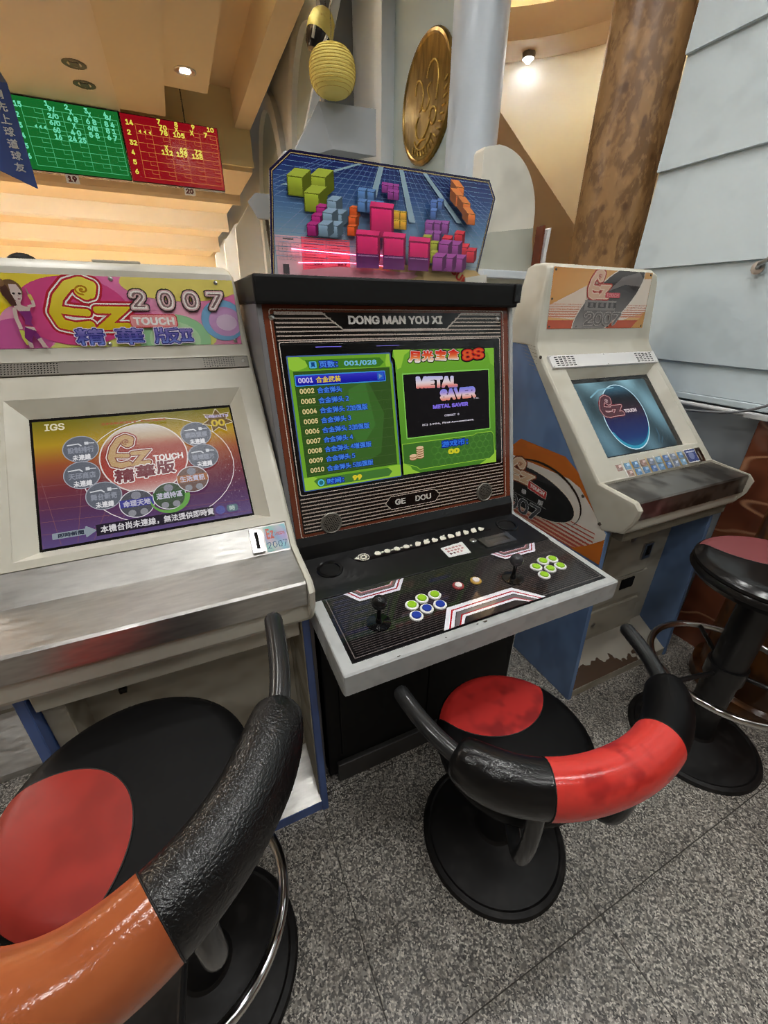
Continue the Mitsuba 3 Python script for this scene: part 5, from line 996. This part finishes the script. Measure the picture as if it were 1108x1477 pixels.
for u, lab in ((0.50, 'thin steel rod holding up the green scoreboard'), (1.70, 'thin steel rod holding up the red scoreboard')):
    q = thing('hanging_rod', lab, 'rod'); x = -1.25+u
    zc = 3.2
    put('rod', tube([(x, YS-0.09, 3.19), (x, YS-0.09, 3.62 if u > 1 else 3.2)], 0.006, 8), 'rod_dark', q) if False else put('rod', tube([(x, YS-0.02, 3.15), (x, YS-0.02, 3.64 if u > 1 else 3.205)], 0.006, 8), 'rod_dark', q)
    put('clamp', bx(x-0.02, x+0.02, YS-0.04, YS, 3.13, 3.17, 0.004), 'rod_dark', q)
q = thing('signal_cable', 'black cable dropping from the ceiling seam to the scoreboards', 'cable')
put('cable', tube(spline([(-0.20, YS-0.02, 3.40), (-0.19, YS-0.03, 3.30), (-0.165, YS-0.02, 3.22), (-0.155, YS-0.02, 3.15)], 30), 0.012, 8, up=(1, 0.2, 0)), 'black_plastic', q, True)
# pennant
q = thing('pennant', 'blue pennant with white Chinese lettering hanging in front of the green scoreboard', 'pennant')
PN = frame((-1, 4.5, 2.3), (1, 0, 0), (0, 0, 1)); pg = Polygon([(0.242, -0.058), (0.243, 0.52), (0.222, 0.574), (-0.16, 0.574), (-0.16, 0.12)])
put('cloth', inframe(extr(pg, XY(0), -0.003, 0), PN), 'pennant_blue', q); pr('pennant_blue', (62, 88, 160), 0.8)
Q = Print(PN, pg, start=0.0005, lift=0.0005)
for k, c_ in enumerate('前請先上球道球友'[1:]): Q.add(tfit(c_, 0.142, 0.43-k*0.066, 0.202, 0.482-k*0.066, 1, 40), (222, 230, 240))
Q.build('lettering', q, 'print_matte')
Q = Print(PN, pg, start=0.0005); Q.add(Polygon([(0.2, 0.574), (0.222, 0.574), (0.243, 0.52), (0.2, 0.52)]), (110, 120, 140)); Q.build('corner_patch', q, 'print_matte')

# ------------------------------------------------------------------ behind the machines
def ellipsoid(c, a, b, n=32):
    m = trimesh.creation.uv_sphere(1.0, count=[n, 2*n]); m.vertices = m.vertices*[a, a, b]+np.array(c); return m
q = thing('paper_lantern', 'yellow ribbed paper lantern above the middle machine', 'lantern')
lc = np.array([0.858, 2.45, 2.437]); H_, R_ = 0.083, 0.106
pf = []
for k in range(57):
    a = -1+2*k/56; rb = R_*math.sqrt(max(0, 1-(abs(a)*0.90)**2.6)); pf.append((rb*(1-0.02*abs(math.cos(math.pi*k/4))), a*H_))
pf = [(0.0, -H_)]+pf+[(0.0, H_)]
put('shade', lathe(pf, lc, 48), 'lantern_paper', q, 40)
for k in range(1, 14):
    a = -1+2*k/14; rb = R_*math.sqrt(max(0, 1-(abs(a)*0.90)**2.6)); put('rib', torus(lc+[0, 0, a*H_], rb, 0.0013, 40, 6), 'lantern_rib', q, True)
put('cord', tube([lc+[0, 0, H_], lc+[0, 0, 0.9]], 0.0008, 6), 'rod_dark', q)
q = thing('paper_lantern', 'black and yellow hanging lantern half hidden behind the yellow ribbed one', 'lantern')
c2 = np.array([1.115, 3.42, 2.975])
tilt = trimesh.transformations.rotation_matrix(math.radians(24), [0, 1, 0], c2)
def tl(m): m.apply_transform(tilt); return m
put('shade', tl(lathe([(0.0, -0.085), (0.04, -0.08), (0.066, -0.05), (0.078, 0.0)], c2, 40)), 'black_gloss', q, 40, label='black lower half')
put('upper_shade', tl(lathe([(0.078, 0.0), (0.084, 0.04), (0.074, 0.09), (0.045, 0.125), (0.0, 0.13)], c2, 40)), 'lantern_paper', q, 40, label='yellow upper half')
for a in (236, 296):
    p = [c2+np.array([0.079*s*math.cos(math.radians(a)), 0.079*s*math.sin(math.radians(a)), z]) for s, z in ((1.01, -0.004), (0.93, -0.03), (0.80, -0.055))]
    put('painted_highlight', tl(tube(p, 0.009, 10)), 'white_plastic', q, True)  # white tubes stand for highlights on the black shade
put('cord', tube([c2+[0.052, 0, 0.118], c2+[0.052, 0, 0.9]], 0.002, 6), 'rod_dark', q)
# medallion
q = thing('medallion', 'large round gold medallion with raised line drawing on the wall beside the white column', 'medallion')
GF = frame((1.405, 2.52, 2.44), (0, -1, 0), (0, 0, 1))
put('disc', inframe(lathe([(0.0, 0.0), (0.262, 0.0), (0.262, 0.012), (0.255, 0.02), (0.243, 0.022), (0.236, 0.016), (0.0, 0.019)][::1], (0, 0, 0), 72), GF), 'gold', q, 30)
rel = [[(0.02, 0.08), (0.04, 0.12), (0.08, 0.13), (0.12, 0.10), (0.13, 0.03), (0.12, -0.03)], [(-0.10, 0.05), (-0.07, 0.10), (-0.03, 0.07), (-0.02, 0.0), (-0.05, -0.03)], [(-0.02, -0.02), (0.02, -0.04), (0.05, -0.01), (0.03, 0.03), (0.06, 0.05)],
       [(0.06, -0.08), (0.09, -0.05), (0.12, -0.07), (0.11, -0.11), (0.07, -0.10)], [(-0.06, -0.05), (-0.08, -0.12), (-0.03, -0.15), (0.04, -0.12), (0.06, -0.09)], [(-0.10, -0.14), (-0.04, -0.19), (0.03, -0.185), (0.08, -0.15)], [(-0.07, -0.17), (-0.03, -0.155), (0.02, -0.16)]]
for c_ in rel:
    P_ = spline([(a, b, 0.0185) for a, b in c_], 28); put('relief_line', inframe(tube(P_, 0.0045, 8, up=(0, 0, 1)), GF), 'gold_relief', q, True)
for k in range(16):
    a = math.radians(-125+k*8.6); put('relief_mark', inframe(tube([(0.195*math.cos(a), 0.195*math.sin(a), 0.018), (0.222*math.cos(a+0.05), 0.222*math.sin(a+0.05), 0.018)], 0.0045, 6, up=(0, 0, 1)), GF), 'gold_relief', q, True)
# columns
q = thing('column', 'smooth round white column behind the topper sign', 'column'); put('shaft', lathe([(0.0, 0.0), (0.126, 0.0), (0.126, 4.0), (0, 4.0)], (1.50, 2.225, 0), 64), 'white_column_paint', q, 30)
q = thing('column', 'leaning-looking round brown travertine column behind the right machine', 'column'); put('shaft', lathe([(0.0, 0.0), (0.158, 0.0), (0.158, 3.25), (0, 3.25)], (2.012, 1.735, 0), 64), 'travertine', q, 30)
q = thing('column', 'dark brown marble column behind the tall bar stool at the right', 'column'); put('shaft', lathe([(0.0, 0.0), (0.21, 0.0), (0.21, 1.1), (0, 1.1)], (1.99, 0.46, 0), 64), 'wood_dark_marble', q, 30)
put('foot', lathe([(0.21, 0.0), (0.235, 0.0), (0.235, 0.05), (0.21, 0.06)], (1.99, 0.46, 0), 64), 'wood_dark_marble', 'column_002', 30)
# grey hopper-like hood behind the sign
q = thing('hood_box', 'grey pyramid-shaped hood behind the topper sign under the yellow lantern', 'hood')
put('upper', hull([(0.802, 2.50, 2.345), (1.10, 2.50, 2.36), (0.83, 2.75, 2.35), (1.10, 2.75, 2.36), (0.862, 2.50, 2.175), (1.10, 2.50, 2.175), (0.66, 2.60, 2.12), (0.66, 2.75, 2.12)]), 'mid_grey_paint', q)
put('plinth', bx(0.62, 1.11, 2.53, 2.78, 0.0, 2.15, 0.01), 'white_paint', q)
q = thing('wall_speaker', 'small grey angular loudspeaker box to the left of the topper sign', 'speaker')
put('box', hull([(0.50, 3.0, 2.016), (0.549, 3.0, 2.063), (0.635, 3.0, 2.064), (0.62, 3.0, 1.945), (0.55, 3.0, 1.94), (0.56, 3.16, 2.03), (0.60, 3.16, 2.05), (0.66, 3.16, 2.05), (0.64, 3.16, 1.96), (0.59, 3.16, 1.96)]), 'mid_grey_paint', q)
put('bracket', tube([(0.62, 3.1, 1.97), (0.64, 3.14, 1.80), (0.66, 3.2, 1.6)], 0.012, 8), 'rod_dark', q)
put('stand', tube([(0.66, 3.2, 1.6), (0.66, 3.2, 0.0)], 0.014, 8), 'rod_dark', q)
# white machine head behind
q = thing('game_cabinet', 'tall off-white cabinet with a rounded head between the middle and right machines', 'cabinet')
prf = [(1.352, 1.55), (1.352, 2.085), (1.36, 2.098)]+[(1.43+0.262*math.sin(a)**0.9, 1.85+0.266*math.cos(a)) for a in np.linspace(0.02, math.pi/2, 14)]+[(1.692, 1.78), (1.70, 1.74), (1.74, 1.68), (1.78, 1.60), (1.78, 0.0), (1.352, 0.0)]
put('body', extr(Polygon(prf), XZ(1.98), 0, 0.075, 0.006), 'cabinet_white', q, 25)
put('painted_shade_face', extr(Polygon([(1.39, 1.56), (1.40, 1.74), (1.688, 1.805), (1.69, 1.775), (1.70, 1.735), (1.722, 1.69), (1.735, 1.56)]), XZ(1.8985), 0, 0.0), 'cabinet_shade_grey', q) if False else put('painted_shade_face', extr(Polygon([(1.385, 1.64), (1.40, 1.775), (1.43, 1.79), (1.688, 1.825), (1.69, 1.775), (1.70, 1.735), (1.74, 1.64)]), XZ(1.9055), 0, 0.004), 'cabinet_shade_grey', q, label='lower face with its greyish shadow painted on')  # shadow on the lower head built as a grey face
put('shelf_edge', bx(1.38, 1.695, 1.86, 1.90, 1.60, 1.635, 0.004), 'white_paint', q)
q = thing('dark_board', 'thin dark board edge beside the off-white cabinet head', 'board'); put('board', bx(1.70, 1.712, 1.845, 1.895, 1.60, 1.83, 0.002), 'panel_brown', q)
q = thing('paper_stack', 'curled stack of white paper standing beside the off-white cabinet', 'paper')
put('sheets', [extr([(1.716+0.0, 1.55), (1.727, 1.70), (1.733, 1.815), (1.755, 1.825), (1.748, 1.72), (1.75, 1.55)], XZ(1.893), 0, 0.045, 0.002)], 'paper', q)
# ledge cables at right
q = thing('conduit_pipe', 'white conduit pipe running along the ledge of the clapboard wall', 'pipe')
put('pipe', tube([(1.972, -1.0, 1.098), (1.972, 1.5, 1.098)], 0.0095, 12, up=(0, 0, 1)), 'cable_white', q, True)
q = thing('loose_cable', 'grey loose cable sagging below the conduit at the clapboard wall', 'cable')
put('cable', tube(spline([(1.955, 1.45, 1.06), (1.952, 1.15, 1.068), (1.945, 0.98, 1.085), (1.945, 0.87, 1.11), (1.945, 0.80, 1.145), (1.955, 0.5, 1.20)], 60), 0.005, 8, up=(1, 0, 0.1)), 'cable_grey', q, True)
q = thing('cable_trunking', 'pale cable trunking with a torn end below the conduit at the clapboard wall', 'trunking')
put('trunk', bx(1.96, 1.998, 0.70, 0.87, 1.085, 1.105, 0.004), 'cable_white', q)
q = thing('pipe_fitting', 'small clear fitting sticking out of the clapboard wall at the right edge', 'fitting')
put('plate', lathe_in([(0.022, 0), (0.022, 0.005), (0.0, 0.006)], LEFTF(1.994), -1.015, 1.605, 20), 'chrome_dull', q, 30)
put('stem', tube([(1.99, 1.015, 1.605), (1.965, 1.0, 1.615), (1.96, 0.97, 1.63)], 0.008, 10), 'chrome_dull', q, True)
# neighbour machine at the far left
q = thing('arcade_machine', 'neighbouring machine at the lower left edge of which only a steel foot plate shows', 'arcade machine')
put('body', bx(-1.25, -0.62, 1.45, 2.0, 0.0, 0.62, 0.01), 'beige_panel', q)
put('foot_plate', extr([(1.30, 0.0), (1.30, 0.03), (1.45, 0.16), (1.45, 0.0)], YZ(-1.25), 0, 0.60), 'stainless', q); put('trim', bx(-1.25, -0.63, 1.42, 1.45, 0.2, 0.26, 0.004), 'stainless', q)
q = thing('dark_dome', 'dark rounded top of an object just showing above the left machine', 'object')
put('dome', ellipsoid((-0.42, 1.9, 1.565), 0.05, 0.045, 16), 'black_matte', q, True); put('stem', tube([(-0.42, 1.9, 1.55), (-0.42, 1.9, 0.0)], 0.012, 8), 'black_matte', q)
